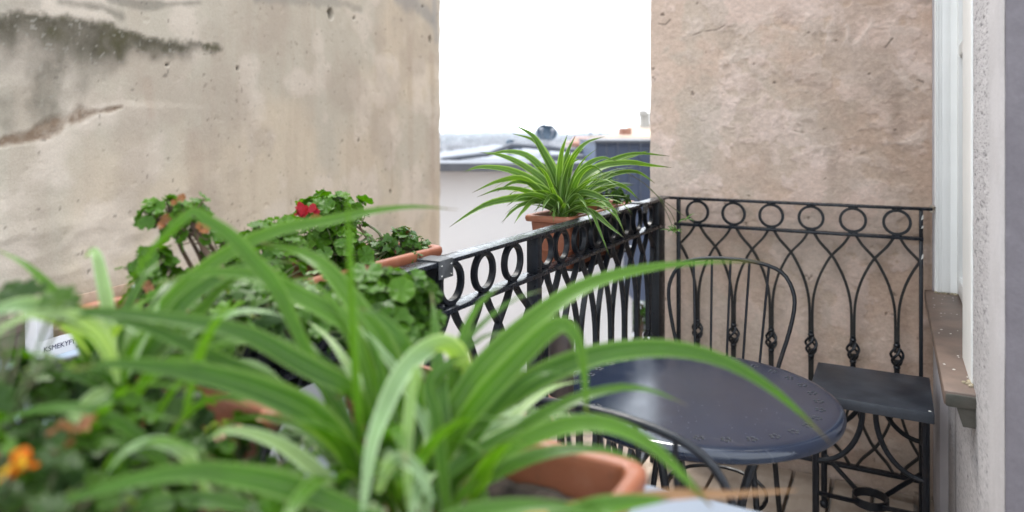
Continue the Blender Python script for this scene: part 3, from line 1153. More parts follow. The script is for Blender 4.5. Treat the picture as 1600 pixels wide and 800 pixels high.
# end face turned to the viewer: smoother mauve render
nu_, nv_ = 90, 400
U, V = np.meshgrid(np.linspace(XWALL + .006, 1.2, nu_), np.linspace(-.02, 2.6, nv_))
n2 = fbm(U * 14, V * 6, 4, 301)
n3 = fbm(U * 60, V * 40, 3, 311)
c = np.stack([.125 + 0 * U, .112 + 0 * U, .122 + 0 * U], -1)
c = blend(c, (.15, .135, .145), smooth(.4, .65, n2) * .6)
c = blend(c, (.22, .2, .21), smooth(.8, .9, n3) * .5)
P = np.zeros(U.shape + (3,))
P[..., 0], P[..., 1], P[..., 2] = U, YC + .003 - .004 * (n3 - .5) - .006 * (n2 - .5), V
link('end_render', grid_mesh('end_render', P - np.array(HW.location), c, M['stucco']), HW)
# far pier between window and tan wall
mb = MB()
mb.box(.126, .5, 2.72, YW - .004, -.02, OZ0 - .053, .03)
mb.box(.124, .5, OY1 + .004, YW - .004, OZ0 - .052, 2.8, .004)
o = wpart(mb, 'pier', plain('mauve_render', (.44, .41, .42), .9, (.38, .355, .365), 8, bmp=.3, bscale=80), HW)
# window: frame with mouldings, sash, glass
wpart(MB().box(XWALL - .004, XWALL + .05, 1.905, OY0 + .08, OZ0 - .003, 2.7, .003), 'casing', M['white_paint'], HW)
wf = wpart(MB().box(.129, .20, OY1 - .030, OY1, OZ0 + .003, OZ1, .003), 'window', M['white_paint'], HW)


def wsub(mb, name, mat):
    o = mb.build(name, mat, None, True)
    o.data.transform(Matrix.Translation(-Vector(HW.location)))
    o.parent = wf
    return o


for x0, x1, dy in ((.131, .1345, .0325), (.1375, .141, .034), (.1445, .149, .0325), (.152, .176, .0312)):
    wsub(MB().box(x0, x1, OY1 - .030 - dy + .03, OY1 - .0295, OZ0 + .006, OZ1, .0012), 'moulding', M['white_paint'])
wsub(MB().box(.197, .235, OY0 + .10, OY1 - .072, OZ0 + .01, OZ0 + .07, .004), 'bottom_rail', M['white_paint'])
wsub(MB().box(.197, .235, OY1 - .072, OY1 - .005, OZ0 + .008, OZ1, .004), 'stile', M['white_paint'])
wsub(MB().box(.197, .235, OY0 + .02, OY0 + .10, OZ0 + .008, OZ1, .004), 'stile', M['white_paint'])
wsub(MB().box(.199, .233, OY0 + .10, OY1 - .072, 1.60, 1.645, .004), 'glazing_bar', M['white_paint'])
wsub(MB().box(.214, .219, OY0 + .09, OY1 - .071, OZ0 + .06, OZ1), 'pane', M['glass'])
wsub(MB().box(.129, .26, OY0, OY1, OZ1 + .001, OZ1 + .11, .003), 'head', M['white_paint'])
# dark room behind the panes
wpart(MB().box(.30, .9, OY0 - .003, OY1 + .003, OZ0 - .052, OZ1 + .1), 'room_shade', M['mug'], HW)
# sill with sloping corbel below its near end
sy0, sy1 = 1.838, 2.985
bm = bmesh.new()
mb = MB().box(.098, .30, sy0, sy1, OZ0 - .032, OZ0 + .001, .005)
so = wpart(mb, 'sill', M['sill'], HW, True)
mb = MB().box(.1005, .168, sy0 - .004, sy0 + .02, OZ0 - .034, OZ0 - .004, .006)
o = mb.build('sill_end', M['sill_edge'])
o.data.transform(Matrix.Translation(-Vector(HW.location)))
o.parent = so
# corbel
pr = [(.122, OZ0 - .0335), (.30, OZ0 - .0335), (.30, OZ0 - .075), (.134, OZ0 - .075)]
vs = [(x, y, z) for y in (sy0 + .004, sy0 + .085) for x, z in pr]
mb = MB().add(vs, [(0, 1, 2, 3), (7, 6, 5, 4), (0, 4, 5, 1), (1, 5, 6, 2), (2, 6, 7, 3), (3, 7, 4, 0)])
o = mb.build('corbel', M['sill_edge'], None, False)
o.data.transform(Matrix.Translation(-Vector(HW.location)))
o.parent = so
# paint flecks on the sill and mortar crumbs at the casing foot
mb = MB()
for k in range(26):
    y, x = random.uniform(sy0 + .1, sy1 - .08), random.uniform(.105, .185)
    r_ = random.uniform(.0012, .003)
    a = random.uniform(0, PI)
    mb.add([(x + r_ * math.cos(a + j * PI / 2.5) * (1 + .5 * (j % 2)), y + 2 * r_ * math.sin(a + j * PI / 2.5), OZ0 + .0022) for j in range(5)], [(0, 1, 2, 3, 4)])
o = mb.build('paint_fleck', M['chip'], None, False)
o.data.transform(Matrix.Translation(-Vector(HW.location)))
o.parent = so
o['kind'] = 'stuff'
mb = MB()
for k in range(46):
    y = random.choice([random.uniform(1.885, 1.93), random.uniform(2.92, 2.945)])
    x = random.uniform(.14, .17) if y < 2 else random.uniform(.13, .2)
    mb.ball((x, y, OZ0 + .003), random.uniform(.002, .006), 6, .8)
o = mb.build('mortar_crumb', plain('mortar', (.42, .36, .26), .95, (.2, .17, .1), 80))
o.data.transform(Matrix.Translation(-Vector(HW.location)))
o.parent = so
o['kind'] = 'stuff'

# ------------------------------------------------------------------ balcony deck: boards laid one by one
deck = MB().box(-.90, .158, -1.0, YW - .012, -.19, -.045).build('balcony_floor', M['core'], None, False)
tag(deck, kind='structure')
bw = .139
x = -.895
k = 0
while x < .15:
    y = -1.0
    seg = 0
    while y < YW - .02:
        L_ = 1.35 + .3 * ((k * 7 + seg * 3) % 4) / 4
        y2 = min(y + L_, YW - .014)
        w2 = min(bw - random.uniform(.008, .016), .157 - x)
        if w2 > .02:
            b_ = MB().box(x, x + w2, y + .002, y2 - .002, -.044, random.uniform(-.0015, .0015), .003).build('board', M['deck'], deck)
        y = y2
        seg += 1
    x += bw
    k += 1

# ------------------------------------------------------------------ railings
RT, RL0, RL1, RB0, RB1 = CZ - .2704, CZ - .3886, CZ - .3776, .082, .094


def ring_path(cx, cz, r, n=36):
    return [(cx + r * math.cos(2 * PI * k / n), cz + r * math.sin(2 * PI * k / n)) for k in range(n)]


def strand(a0, a1, up=True, half=False):
    """ogee bar from under ring a0 to the stem at a1 (local x), upper half of the panel"""
    s = (a1 - a0)
    z0 = RL0
    pts = [(a0 + .012 * np.sign(s), z0), (a0 + s * .22, z0 - .032), (a0 + s * .5, z0 - .078), (a0 + s * .66, z0 - .118), (a0 + s * .82, z0 - .172), (a0 + s * .93, z0 - .235), (a0 + s * .966, z0 - .30), (a0 + s * .966, .535)]
    if half:
        pts = pts[2:]
    sp = spline([(p[0], p[1], 0) for p in pts], 22)
    path = [(p[0], p[1]) for p in sp]
    if not up:
        zm = (RL0 + RB1) / 2
        path = [(x, 2 * zm - z) for x, z in path]
    return path


def knot_mesh(flat):
    mb = MB()
    for q in range(4):
        pts = []
        for i in range(11):
            u = i / 10
            a = q * PI / 2 + PI * .5 * u * 2 - .5
            r_ = .0045 + .017 * math.sin(PI * u) ** .9
            pts.append((r_ * math.cos(a), r_ * math.sin(a) * .8, -.036 + .072 * u))
        mb.tube(pts, .0048, 6)
    mb.ball((0, 0, .040), .0125, 10, .75)
    mb.ball((0, 0, -.040), .0125, 10, .75)
    mb.tube([(0, 0, .044), (0, 0, .056)], .009, 8)
    mb.tube([(0, 0, -.056), (0, 0, -.044)], .009, 8)
    return mb.mesh('collar_knot', M['iron'])


KNOT = knot_mesh(False)


def railing(name, label, loc, rz, x0, x1, rings, posts, deep, matr, sd, ringw):
    t = thing(name, label, 'railing', loc, rz)
    MB().box(x0, x1, 0, deep, RT - .010, RT, .0015).build('top_rail', M['iron_rail'], t)
    MB().box(x0 + .02, min(x1, posts[-1][1] + .001), .001, deep - .001, RL0, RL1, .0015).build('lower_rail', M['iron_rail'], t)
    MB().box(x0 + .02, min(x1, posts[-1][1] + .001), .004, deep - .006, RB0, RB1, .0015).build('bottom_rail', M['iron'], t)
    for (p0, p1, pd0, pd1) in posts:
        MB().box(p0, p1, pd0, pd1, 0, RL0 - .0005, .002).build('post', M['iron'], t)
        MB().box(p0, p1, pd0, pd1, RL1 + .0005, RT - .0105, .002).build('post', M['iron'], t)
    zc = (RL1 + RT - .010) / 2
    rr = (RT - .010 - RL1) / 2 - .0055
    ym = deep / 2
    rme = MB().ribbon(ring_path(0, 0, rr), .0098, -ringw / 2, ringw / 2, True).mesh('ring', M['iron'])
    wme = MB().box(-.016, .016, -ringw * .4, ringw * .4, -.003, .003, .001).mesh('weld', M['iron'])
    for cx in rings:
        o = link('ring', rme, t, (cx, ym, zc), (0, random.uniform(-.3, .3), 0))
        link('weld', wme, t, (cx, ym, RL1 + .0025))
        link('weld', wme, t, (cx, ym, RT - .0125))
    n = len(rings)
    for i in range(n):
        cands = []
        if i < n - 1 and abs(rings[i + 1] - rings[i]) < .2:
            cands.append((rings[i], rings[i + 1], False))
            cands.append((rings[i + 1], rings[i], False))
        for a, b_, h in cands:
            for up in (True, False):
                dy = .0 if b_ > a else .0
                MB().ribbon(strand(a, b_, up, h), .0092, ym - sd / 2 + (.0006 if b_ > a else 0), ym + sd / 2 + (.0006 if b_ > a else 0)).build('scroll_bar', matr, t)
    # outer halves at both ends
    for a, s in ((rings[0], -1), (rings[-1], 1)):
        vx = a + s * .1447
        for up in (True, False):
            path = [p for p in strand(vx, a, up, True)]
            MB().ribbon(path, .0092, ym - sd / 2, ym + sd / 2).build('scroll_bar', matr, t)
            path = [p for p in strand(a, vx, up, False) if abs(p[0] - a) <= .0725]
            MB().ribbon(path, .0092, ym - sd / 2, ym + sd / 2).build('scroll_bar', matr, t)
    for cx in rings:
        o = link('collar_knot', KNOT, t, (cx, ym, (RL0 + RB1) / 2), (0, 0, random.uniform(-.25, .25)))
    return t


YR = 2.92
railing('balcony_railing', 'black wrought iron railing across the balcony end before the tan wall', (0, YR, 0), 0,
        -.826, .122, [-.713, -.568, -.424, -.279, -.134, .0105], [(-.797, -.782, .006, .024), (.080, .093, .006, .024)], .040, M['iron_brown'], .012, .012)
XL = -.83
railing('balcony_railing', 'black wrought iron railing along the left side holding the planters', (XL, 0, 0), PI / 2,
        -.2, 2.962, [.292, .436, .58, .724, .868, 1.012, 1.156, 1.30, 1.443, 1.587, 1.776, 1.885, 2.024, 2.163, 2.302, 2.441, 2.58, 2.719],
        [(1.692, 1.722, .004, .036), (2.80, 2.885, .003, .042)], .045, M['iron'], .016, .0145)
# paint chips on the end post
mb = MB()
for (z, h) in ((RT - .045, .022), (RT - .075, .012), (RT - .185, .022)):
    mb.add([(.0865, YR + .0045, z), (.0932, YR + .0045, z + h * .2), (.0936, YR + .0045, z + h), (.089, YR + .0045, z + h * .7)], [(0, 1, 2, 3)])
# (flakes sit on the post face)
o = mb.build('paint_chip', M['chip'], None, False)
o['kind'] = 'stuff'
o.data.transform(Matrix.Translation((0, -YR, 0)))
o.parent = bpy.data.objects['balcony_railing']
# mortar lump where the rail enters the frame
mb = MB()
for k in range(9):
    mb.ball((.121 + random.uniform(-.004, .006), random.uniform(-.002, .03), RT - .005 + random.uniform(-.012, .012)), random.uniform(.004, .008), 6)
o = mb.build('mortar_lump', plain('rail_mortar', (.42, .36, .30), .95, (.3, .25, .2), 60), bpy.data.objects['balcony_railing'])

# ------------------------------------------------------------------ planters
def trough(name, label, loc, rz, L_, wid, h, group=None, soil=True):
    """rectangular terracotta plastic planter: tapered body, rolled rim, groove lines; origin at rim centre height"""
    t = thing(name, label, 'planter', loc, rz, group)

    def loop(l, w, z, r_=.025, n=5):
        pts = []
        for cx, cy, a0 in ((l / 2 - r_, w / 2 - r_, 0), (-l / 2 + r_, w / 2 - r_, PI / 2), (-l / 2 + r_, -w / 2 + r_, PI), (l / 2 - r_, -w / 2 + r_, 1.5 * PI)):
            for k in range(n):
                a = a0 + PI / 2 * k / (n - 1)
                pts.append((cx + r_ * math.cos(a), cy + r_ * math.sin(a), z))
        return pts

    def skin(loops, close=False):
        mb = MB()
        n = len(loops[0])
        vs = [p for l in loops for p in l]
        fs = []
        for i in range(len(loops) - 1):
            for k in range(n):
                q = (k + 1) % n
                fs.append((i * n + k, i * n + q, (i + 1) * n + q, (i + 1) * n + k))
        if close:
            fs.append(tuple(range(n))[::-1])
            fs.append(tuple((len(loops) - 1) * n + k for k in range(n)))
        return mb.add(vs, fs)
    Li, wi = L_ - .03, wid - .03
    tp = .84
    body = [loop(Li * .93, wi * tp, -h), loop(Li * .955, wi * .89, -h * .72), loop(Li * .955 + .004, wi * .89 + .004, -h * .70), loop(Li * .96 + .004, wi * .905 + .004, -h * .66),
            loop(Li * .96, wi * .905, -h * .65), loop(Li, wi, -.02), loop(Li + .001, wi + .001, -.012),
            loop(Li - .010, wi - .010, -.012, .02), loop(Li * .95 - .008, wi * .88 - .008, -h * .8, .02)]
    skin(body, True).build('body', M['terracotta'], t, True, 50)
    rim = [loop(Li + .002, wi + .002, -.022), loop(L_ - .004, wid - .004, -.020), loop(L_, wid, -.012), loop(L_ - .002, wid - .002, -.004), loop(L_ - .010, wid - .010, .0),
           loop(Li - .004, wi - .004, -.001), loop(Li - .010, wi - .010, -.006, .02), loop(Li - .011, wi - .011, -.03, .02)]
    skin(rim + [rim[0]]).build('rim', M['terracotta'], t, True, 60)
    if soil:
        nu_, nv_ = 40, 14
        U, V = np.meshgrid(np.linspace(-Li / 2 + .016, Li / 2 - .016, nu_), np.linspace(-wi / 2 + .014, wi / 2 - .014, nv_))
        P = np.stack([U, V, -.040 + .018 * (fbm(U * 40, V * 40, 3, 7) - .5)], -1)
        o = link('soil', grid_mesh('soil', P, None, M['soil']), t)
        o['kind'] = 'stuff'
    return t


PX = -.972           # planter centre line outside the left rail
trough('planter', 'terracotta trough hung outside the left railing with geraniums and ivy', (PX, .968, RT + .016), PI / 2, .735, .175, .17, 'terracotta troughs on the balcony')
trough('planter', 'terracotta trough hung outside the railing under the spider plant', (PX, 2.36, RT + .002), PI / 2, .64, .175, .17, 'terracotta troughs on the balcony')
trough('planter', 'terracotta trough in the foreground with its empty corner by the chair back', (-.335, .46, .985), PI / 2, .57, .215, .135, 'terracotta troughs on the balcony')
trough('planter', 'terracotta trough mostly covered by leaves inside the left railing', (-.715, .31, 1.018), PI / 2, .60, .19, .168, 'terracotta troughs on the balcony')


def holder(label, y0, y1, hooks, zb):
    t = thing('planter_holder', label, 'planter holder', (XL, y0, 0), PI / 2, 'planter holders on the left railing')
    L_ = y1 - y0
    # local x along the rail, local y outwards
    MB().box(.02, L_ - .02, .049, .052, RT - .135, RT - .012, .001).build('back_panel', M['iron'], t)
    MB().box(.02, L_ - .02, .049, .225, zb - .008, zb - .0005, .001).build('tray', M['iron'], t)
    for hx in hooks:
        hb = MB()
        hb.box(hx - .026, hx + .026, -.004, .0535, RT + .0005, RT + .0035, .0008)
        hb.box(hx - .026, hx + .026, -.0045, -.0012, RT - .036, RT + .003, .0008)
        ho_ = hb.build('hook', M['bracket'], t)
        for (rx, rz_) in ((-.018, -.008), (.018, -.008), (-.018, -.029), (.018, -.029)):
            rv = MB().ball((hx + rx, -.0045, RT + rz_), .0022, 6, .5)
            q = rv.build('rivet', M['chip'], ho_)


holder('black metal holder hooking the geranium trough to the railing', .62, 1.335, (.625, .12), RT + .016 - .17)
holder('black metal holder hooking the spider plant trough to the railing', 2.07, 2.66, (.53,), RT + .002 - .17)

# ------------------------------------------------------------------ leaves
VIEW = Vector((0, 0, CZ))


def blade_mesh(pts, width, mat, face=.6, fold=.28, n=15, base_w=.45, tipk=1.0, roll=0.0, ripple=.0):
    """long strap leaf through 3-D pts; face blends a horizontal blade with one that shows its upper side"""
    C = spline(pts, n)
    mb = MB()
    vs, uvs, fs = [], [], []
    prev = None
    for i, p in enumerate(C):
        a, b_ = C[max(0, i - 1)], C[min(n - 1, i + 1)]
        tn = (b_ - a).normalized()
        s1 = tn.cross(UP)
        if s1.length < .05:
            s1 = RGT.copy()
        s1.normalize()
        vw = (VIEW - p).normalized()
        s2 = tn.cross(vw)
        if s2.length < .05:
            s2 = s1.copy()
        s2.normalize()
        if s1.dot(s2) < 0:
            s1 = -s1
        sd_ = (s1 * (1 - face) + s2 * face)
        if roll:
            sd_ = Quaternion(tn, roll) @ sd_
        if prev is not None:
            if sd_.dot(prev) < 0:
                sd_ = -sd_
            sd_ = prev * .55 + sd_ * .45
        sd_ = (sd_ - tn * sd_.dot(tn)).normalized()
        prev = sd_
        nm = sd_.cross(tn).normalized()
        if nm.z < 0:
            nm = -nm
        u = i / (n - 1)
        w = width * .5 * (base_w + (1 - base_w) * min(1, u / .3)) * max(.02, (1 - max(0, (u - .28) / .72) ** 1.45)) ** tipk
        wob_ = ripple * math.sin(u * 19) * w
        for j, q in enumerate((-1, -.5, 0, .5, 1)):
            lift = fold * w * (abs(q) - .35)
            vs.append(p + sd_ * (w * q) + nm * (lift + wob_ * q))
            uvs.append(((q + 1) / 2, u))
    for i in range(n - 1):
        for j in range(4):
            fs.append((i * 5 + j, i * 5 + j + 1, (i + 1) * 5 + j + 1, (i + 1) * 5 + j))
    mb.add(vs, fs, uvs)
    return mb.mesh('leaf', mat, True, 180)


def add_blade(par, pts, width, mat, **kw):
    me = blade_mesh(pts, width, mat, **kw)
    me.transform(Matrix.Translation(-Vector(par.location)))
    return link('leaf', me, par)


def arch_pts(base, az, el, length, droop, n=6, outr=0.0):
    """free-growing arching leaf: leaves base at elevation el, bends down by droop"""
    pts = [Vector(base)]
    p = Vector(base)
    e = el
    st = length / (n - 1)
    for k in range(n - 1):
        p = p + Vector((math.cos(az) * math.cos(e), math.sin(az) * math.cos(e), math.sin(e))) * st
        pts.append(p.copy())
        e -= droop * (0.5 + k * .35)
    return pts


def ger_leaf(seed, mat, R_=1.0):
    rnd = random.Random(seed)
    n = 32
    mb = MB()
    vs, uvs = [(0, 0, 0)], [(.5, 0)]
    ph = rnd.uniform(0, 6)
    cup = rnd.uniform(.15, .4)
    for ri, fr in enumerate((.35, .72, 1.0)):
        for k in range(n):
            a = -PI / 2 + .22 + (2 * PI - .44) * k / (n - 1)
            lob = 1 + (.13 * abs(math.cos(3.5 * (a + PI / 2))) - .06 + .03 * math.sin(14 * a + ph)) * (fr ** 2)
            r_ = fr * lob * (1.0 if True else 1)
            z = cup * fr * fr * .45 + .09 * fr * fr * math.sin(7 * a + ph) + .05 * fr * math.sin(3 * a + ph * 2)
            vs.append((r_ * math.cos(a), r_ * math.sin(a) + .15, z))
            uvs.append((.5 + .5 * fr * (1 if k % 2 else .97), .5 + .4 * math.sin(a) * fr))
    fs = []
    for k in range(n - 1):
        fs.append((0, 1 + k, 2 + k))
        for ri in range(2):
            o = 1 + ri * n
            fs.append((o + k, o + n + k, o + n + k + 1, o + k + 1))
    return mb.add(vs, fs, uvs).mesh('leaf', mat, True, 180)


def ivy_leaf(seed, mat):
    rnd = random.Random(seed)
    half = [(0, 0), (.22, -.12), (.50, -.18), (.66, .10), (.50, .26), (.78, .46), (.52, .58), (.36, .66), (.20, .98), (0, 1.35)]
    out = half + [(-x, y) for x, y in half[-2:0:-1]]
    mb = MB()
    vs, uvs = [(0, .35, .03)], [(.5, .4)]
    n = len(out)
    for fr in (.55, 1.0):
        for i, (x, y) in enumerate(out):
            xx, yy = x * fr, .35 + (y - .35) * fr
            z = -.10 * abs(xx) * fr - .12 * max(0, yy - .4) ** 2 + .06 * math.sin(5 * xx + 7 * yy + seed)
            vs.append((xx, yy, z))
            uvs.append((.5 + .5 * fr * (.9 + .1 * (i % 2)), yy))
    fs = [(0, 1 + k, 1 + (k + 1) % n) for k in range(n)]
    fs += [(1 + k, 1 + n + k, 1 + n + (k + 1) % n, 1 + (k + 1) % n) for k in range(n)]
    return mb.add(vs, fs, uvs).mesh('leaf', mat, True, 180)


GER = [ger_leaf(k, M['ger']) for k in range(5)]
IVY = [ivy_leaf(k, M['ivy']) for k in range(4)]
IVYP = [ivy_leaf(k + 9, M['ivy_pale']) for k in range(3)]
GERD = [ger_leaf(k + 60, M['ger_dark']) for k in range(4)]
IVYD = [ivy_leaf(k + 70, M['ger_dark']) for k in range(3)]
GERP = [ger_leaf(k + 20, M['ivy_pale']) for k in range(2)]
DEAD = [ger_leaf(k + 40, M['dead']) for k in range(3)]


def leaf_rot(nrm, spin):
    q = Vector(nrm).normalized().to_track_quat('Z', 'Y')
    return q @ Quaternion((0, 0, 1), spin)


def bushy(name, label, cat, base, clumps, meshes, size, stem_mat, group=None, dead=0, alt=None, alt_p=0.0):
    """plant of leafy clumps: clumps = [(centre, radii, leaves)] ; stems join base to each clump, petioles carry leaves"""
    t = thing(name, label, cat, base, 0, group)
    B = Vector(base)
    for c, r_, n in clumps:
        c = Vector(c) - B
        sm = MB()
        mid = c * .5 + Vector((random.uniform(-.015, .015), random.uniform(-.015, .015), .01))
        sm.tube(spline([(random.uniform(-.02, .02), random.uniform(-.02, .02), -.02), mid, c], 8), [.0042, .004, .004, .0036, .0034, .003, .0028, .002], 6)
        for k in range(n):
            a, u = random.uniform(0, 2 * PI), random.uniform(-.75, 1)
            q = math.sqrt(1 - u * u)
            dirv = Vector((q * math.cos(a), q * math.sin(a), u))
            s_ = random.uniform(.45, 1.0)
            p = c + Vector((dirv.x * r_[0], dirv.y * r_[1], dirv.z * r_[2])) * s_
            nm = (dirv * .75 + Vector((random.uniform(-.5, .5), random.uniform(-.5, .5), random.uniform(.15, .9)))).normalized()
            me = random.choice(meshes)
            if alt and random.random() < alt_p:
                me = random.choice(alt)
            sz = size * random.uniform(.6, 1.2)
            link('leaf', me, t, p, leaf_rot(nm, random.uniform(0, 6.28)), sz)
            sm.tube([c + (p - c) * .1 - Vector((0, 0, r_[2] * .3)), c * .35 + p * .65 - Vector((0, 0, .006)), p], .0011, 4, cap=False)
        sm.build('stem', stem_mat, t)
    for k in range(dead):
        c, r_, n = random.choice(clumps)
        p = Vector(c) - B + Vector((random.uniform(-1, 1) * r_[0], random.uniform(-1, 1) * r_[1], random.uniform(-.3, .9) * r_[2]))
        link('dead_leaf', random.choice(DEAD), t, p, leaf_rot((random.uniform(-1, 1), random.uniform(-1, 1), .4), random.uniform(0, 6)), (size * .55, size * .8, size * 1.8))
    return t


def cl(px, py, d, r, n):
    return (W(px, py, d), r if hasattr(r, '__len__') else (r, r, r), n)


def at_rail(px):
    """depth of the planter centre line at photo column px"""
    tt = (px - 800) / FP
    return PX / (CT * tt - ST)


ZS = RT - .02
def pl_base(px):
    d = at_rail(px)
    p = W(px, YH, d)
    return (p.x, p.y, ZS)


g = 'geraniums in the hanging trough'
d = at_rail(285)
tall = bushy('geranium', 'tallest geranium with browning leaves against the stained wall', 'plant', pl_base(350),
             [cl(262, 335, d, (0.044, 0.044, 0.035), 26), cl(285, 352, d * 1.01, (0.045, 0.045, 0.035), 26), cl(312, 360, d, (0.037, 0.037, 0.027), 15), cl(300, 325, d, (0.037, 0.037, 0.022), 13), cl(345, 392, d * 1.02, (0.037, 0.037, 0.025), 10)],
             GER, .0120, M['woody'], g, dead=0)
for (px, py, sx) in ((283, 311, 1.0), (262, 341, 1.2), (252, 352, 1.0), (318, 357, 1.25), (272, 318, .7), (310, 352, .8)):
    p = W(px, py, d - .045) - Vector(tall.location)
    link('dead_leaf', random.choice(DEAD), tall, p, leaf_rot((random.uniform(0, .8), -1, random.uniform(.1, .8)), random.uniform(0, 6)), (.006 * sx, .0075 * sx, .014 * sx))
mb = MB().tube(spline([W(352, 425, d), W(325, 398, d), W(313, 378, d), W(300, 350, d), W(290, 330, d)], 10), [.0055, .0055, .005, .005, .0045, .0045, .004, .004, .003, .002], 7)
mb.tube(spline([W(316, 385, d), W(308, 380, d), W(300, 384, d)], 4), .0014, 5)
o = mb.build('stem', M['woody'])
o.data.transform(Matrix.Translation(-Vector(tall.location)))
o.parent = tall
d = at_rail(235)
bushy('geranium', 'low geranium left of the tallest one', 'plant', pl_base(250),
      [cl(235, 415, d, (0.037, 0.037, 0.037), 27), cl(258, 440, d, (0.044, 0.037, 0.037), 27), cl(240, 455, d * .98, (0.044, 0.037, 0.037), 26), cl(275, 470, d, (0.050, 0.037, 0.037), 23), cl(222, 408, d, (0.015, 0.015, 0.015), 6)], GER, .0130, M['stem'], g, dead=2)
d = at_rail(400)
bushy('geranium', 'bushy geranium between the tallest one and the red flower', 'plant', pl_base(420),
      [cl(375, 395, d, (0.062, 0.050, 0.037), 31), cl(410, 375, d, (0.056, 0.050, 0.035), 35), cl(440, 370, d * 1.02, (0.044, 0.050, 0.035), 26), cl(420, 400, d, (0.075, 0.062, 0.044), 40), cl(350, 430, d * .97, (0.075, 0.050, 0.050), 40), cl(400, 440, d * .93, (0.100, 0.062, 0.050), 52)], GER, .0140, M['stem'], g, dead=3)
d = at_rail(515)
flo = bushy('geranium', 'geranium bearing the red flower', 'plant', pl_base(525),
            [cl(515, 325, d, (0.062, 0.062, 0.037), 44), cl(500, 330, d, (0.044, 0.050, 0.037), 18), cl(540, 330, d, (0.044, 0.050, 0.031), 21), cl(512, 362, d, (0.062, 0.062, 0.056), 48), cl(530, 385, d * .97, (0.062, 0.062, 0.050), 40), cl(485, 390, d * .98, (0.062, 0.062, 0.044), 32), cl(555, 400, d * .99, (0.037, 0.037, 0.037), 18)], GER, .0150, M['stem'], g)
fl = link('flower_head', MB().tube([W(490, 360, d), W(480, 345, d), W(473, 337, d - .07)], [.0018, .0018, .0015], 6).mesh('flower_head', M['stem']), flo)
fl.data.transform(Matrix.Translation(-Vector(flo.location)))


def petal_mesh():
    mb = MB()
    vs, uvs, fs = [], [], []
    for i in range(6):
        u = i / 5
        w = .55 * math.sin(PI * min(.97, .12 + .8 * u)) ** .7
        for j, q in enumerate((-1, -.35, .35, 1)):
            vs.append((w * q, u * 1.2, .35 * u * u - .12 * q * q * w + .07 * math.sin(7 * u + 4 * q)))
            uvs.append(((q + 1) / 2, u))
    for i in range(5):
        for j in range(3):
            fs.append((i * 4 + j, i * 4 + j + 1, i * 4 + 5 + j, i * 4 + 4 + j))
    return mb.add(vs, fs, uvs).mesh('petal', M['petal'], True, 180)


PET = petal_mesh()
fc = W(473, 335, d - .07) - Vector(flo.location)
for k in range(13):
    a = k * 2.4
    nm = Vector((math.cos(a), math.sin(a), random.uniform(.1, 1.0)))
    off = nm * random.uniform(.002, .010) + RGT * random.uniform(-.012, .012)
    q = leaf_rot((-FWD + nm * .9 + UP * .3), a)
    link('petal', PET, fl, fc + off, q, random.uniform(.012, .017))
for (dx, dy) in ((17, -5), (19, -1)):
    link('petal', PET, fl, fc + RGT * (dx / FP * d) - UP * (dy / FP * d), leaf_rot(-FWD + UP * .3, dx), .010)

d = at_rail(615)
ivy = bushy('ivy_plant', 'small ivy with pointed leaves at the far end of the hanging trough', 'plant', pl_base(615),
            [cl(600, 385, d, (0.062, 0.050, 0.037), 31), cl(625, 380, d, (0.062, 0.050, 0.037), 31), cl(650, 392, d, (0.037, 0.037, 0.037), 15), cl(628, 362, d, (0.019, 0.019, 0.025), 6), cl(648, 408, d - .07, (0.015, 0.015, 0.025), 6), cl(565, 345, d, (0.020, 0.020, 0.020), 6), cl(555, 352, d, (0.025, 0.025, 0.020), 6), cl(662, 386, d, (0.015, 0.015, 0.013), 6), cl(585, 398, d * .98, (0.050, 0.050, 0.037), 23)], IVY, .0185, M['stem'], None, dead=1)
mb = MB().tube(spline([W(600, 398, d), W(578, 378, d), W(565, 360, d), W(560, 345, d)], 8), .0022, 6)
o = mb.build('stem', M['woody'])
o.data.transform(Matrix.Translation(-Vector(ivy.location)))
o.parent = ivy

# greenery spilling over the rail and in the near pots
pot = thing('plant_pot', 'terracotta pot hidden under dark ivy at the table edge', 'pot', (-.62, .80, .872))
MB().lathe([(.05, 0), (.062, .09), (.066, .092), (.069, .12), (.062, .12), (.058, .095), (.02, .09)], (0, 0, 0), 28).build('body', M['terracotta'], pot)
MB().lathe([(.001, .09), (.054, .091), (.054, .098), (.001, .10)], (0, 0, 0), 20).build('soil', M['soil'], pot)
bushy('ivy_plant', 'dark glossy ivy in front of the black railing end, blurred', 'plant', (-.62, .80, .97),
      [cl(600, 460, .98, (.07, .06, .04), 46), cl(640, 480, 1.0, (.05, .05, .05), 40), cl(660, 510, 1.0, (.03, .04, .03), 18), cl(570, 500, .95, (.07, .06, .05), 46), cl(610, 520, .96, (.06, .05, .05), 44), cl(585, 445, .98, (.05, .04, .03), 22)],
      GER, .0175, M['stem'], None, alt=IVY + GERD, alt_p=.45)
bushy('ivy_plant', 'tangled ivy along the hanging trough below the tall geranium', 'plant', (-.95, .72, ZS),
      [cl(300, 480, .95, (.07, .07, .04), 34), cl(370, 480, .98, (.07, .07, .04), 34), cl(440, 470, 1.02, (.07, .06, .035), 34), cl(500, 450, 1.1, (.06, .05, .03), 26), cl(330, 520, .9, (.08, .06, .04), 32), cl(420, 510, .95, (.08, .06, .04), 36), cl(490, 490, 1.0, (.07, .06, .04), 32)],
      IVYD, .021, M['stem'], None, dead=1, alt=GER + IVYP + IVY, alt_p=.42)
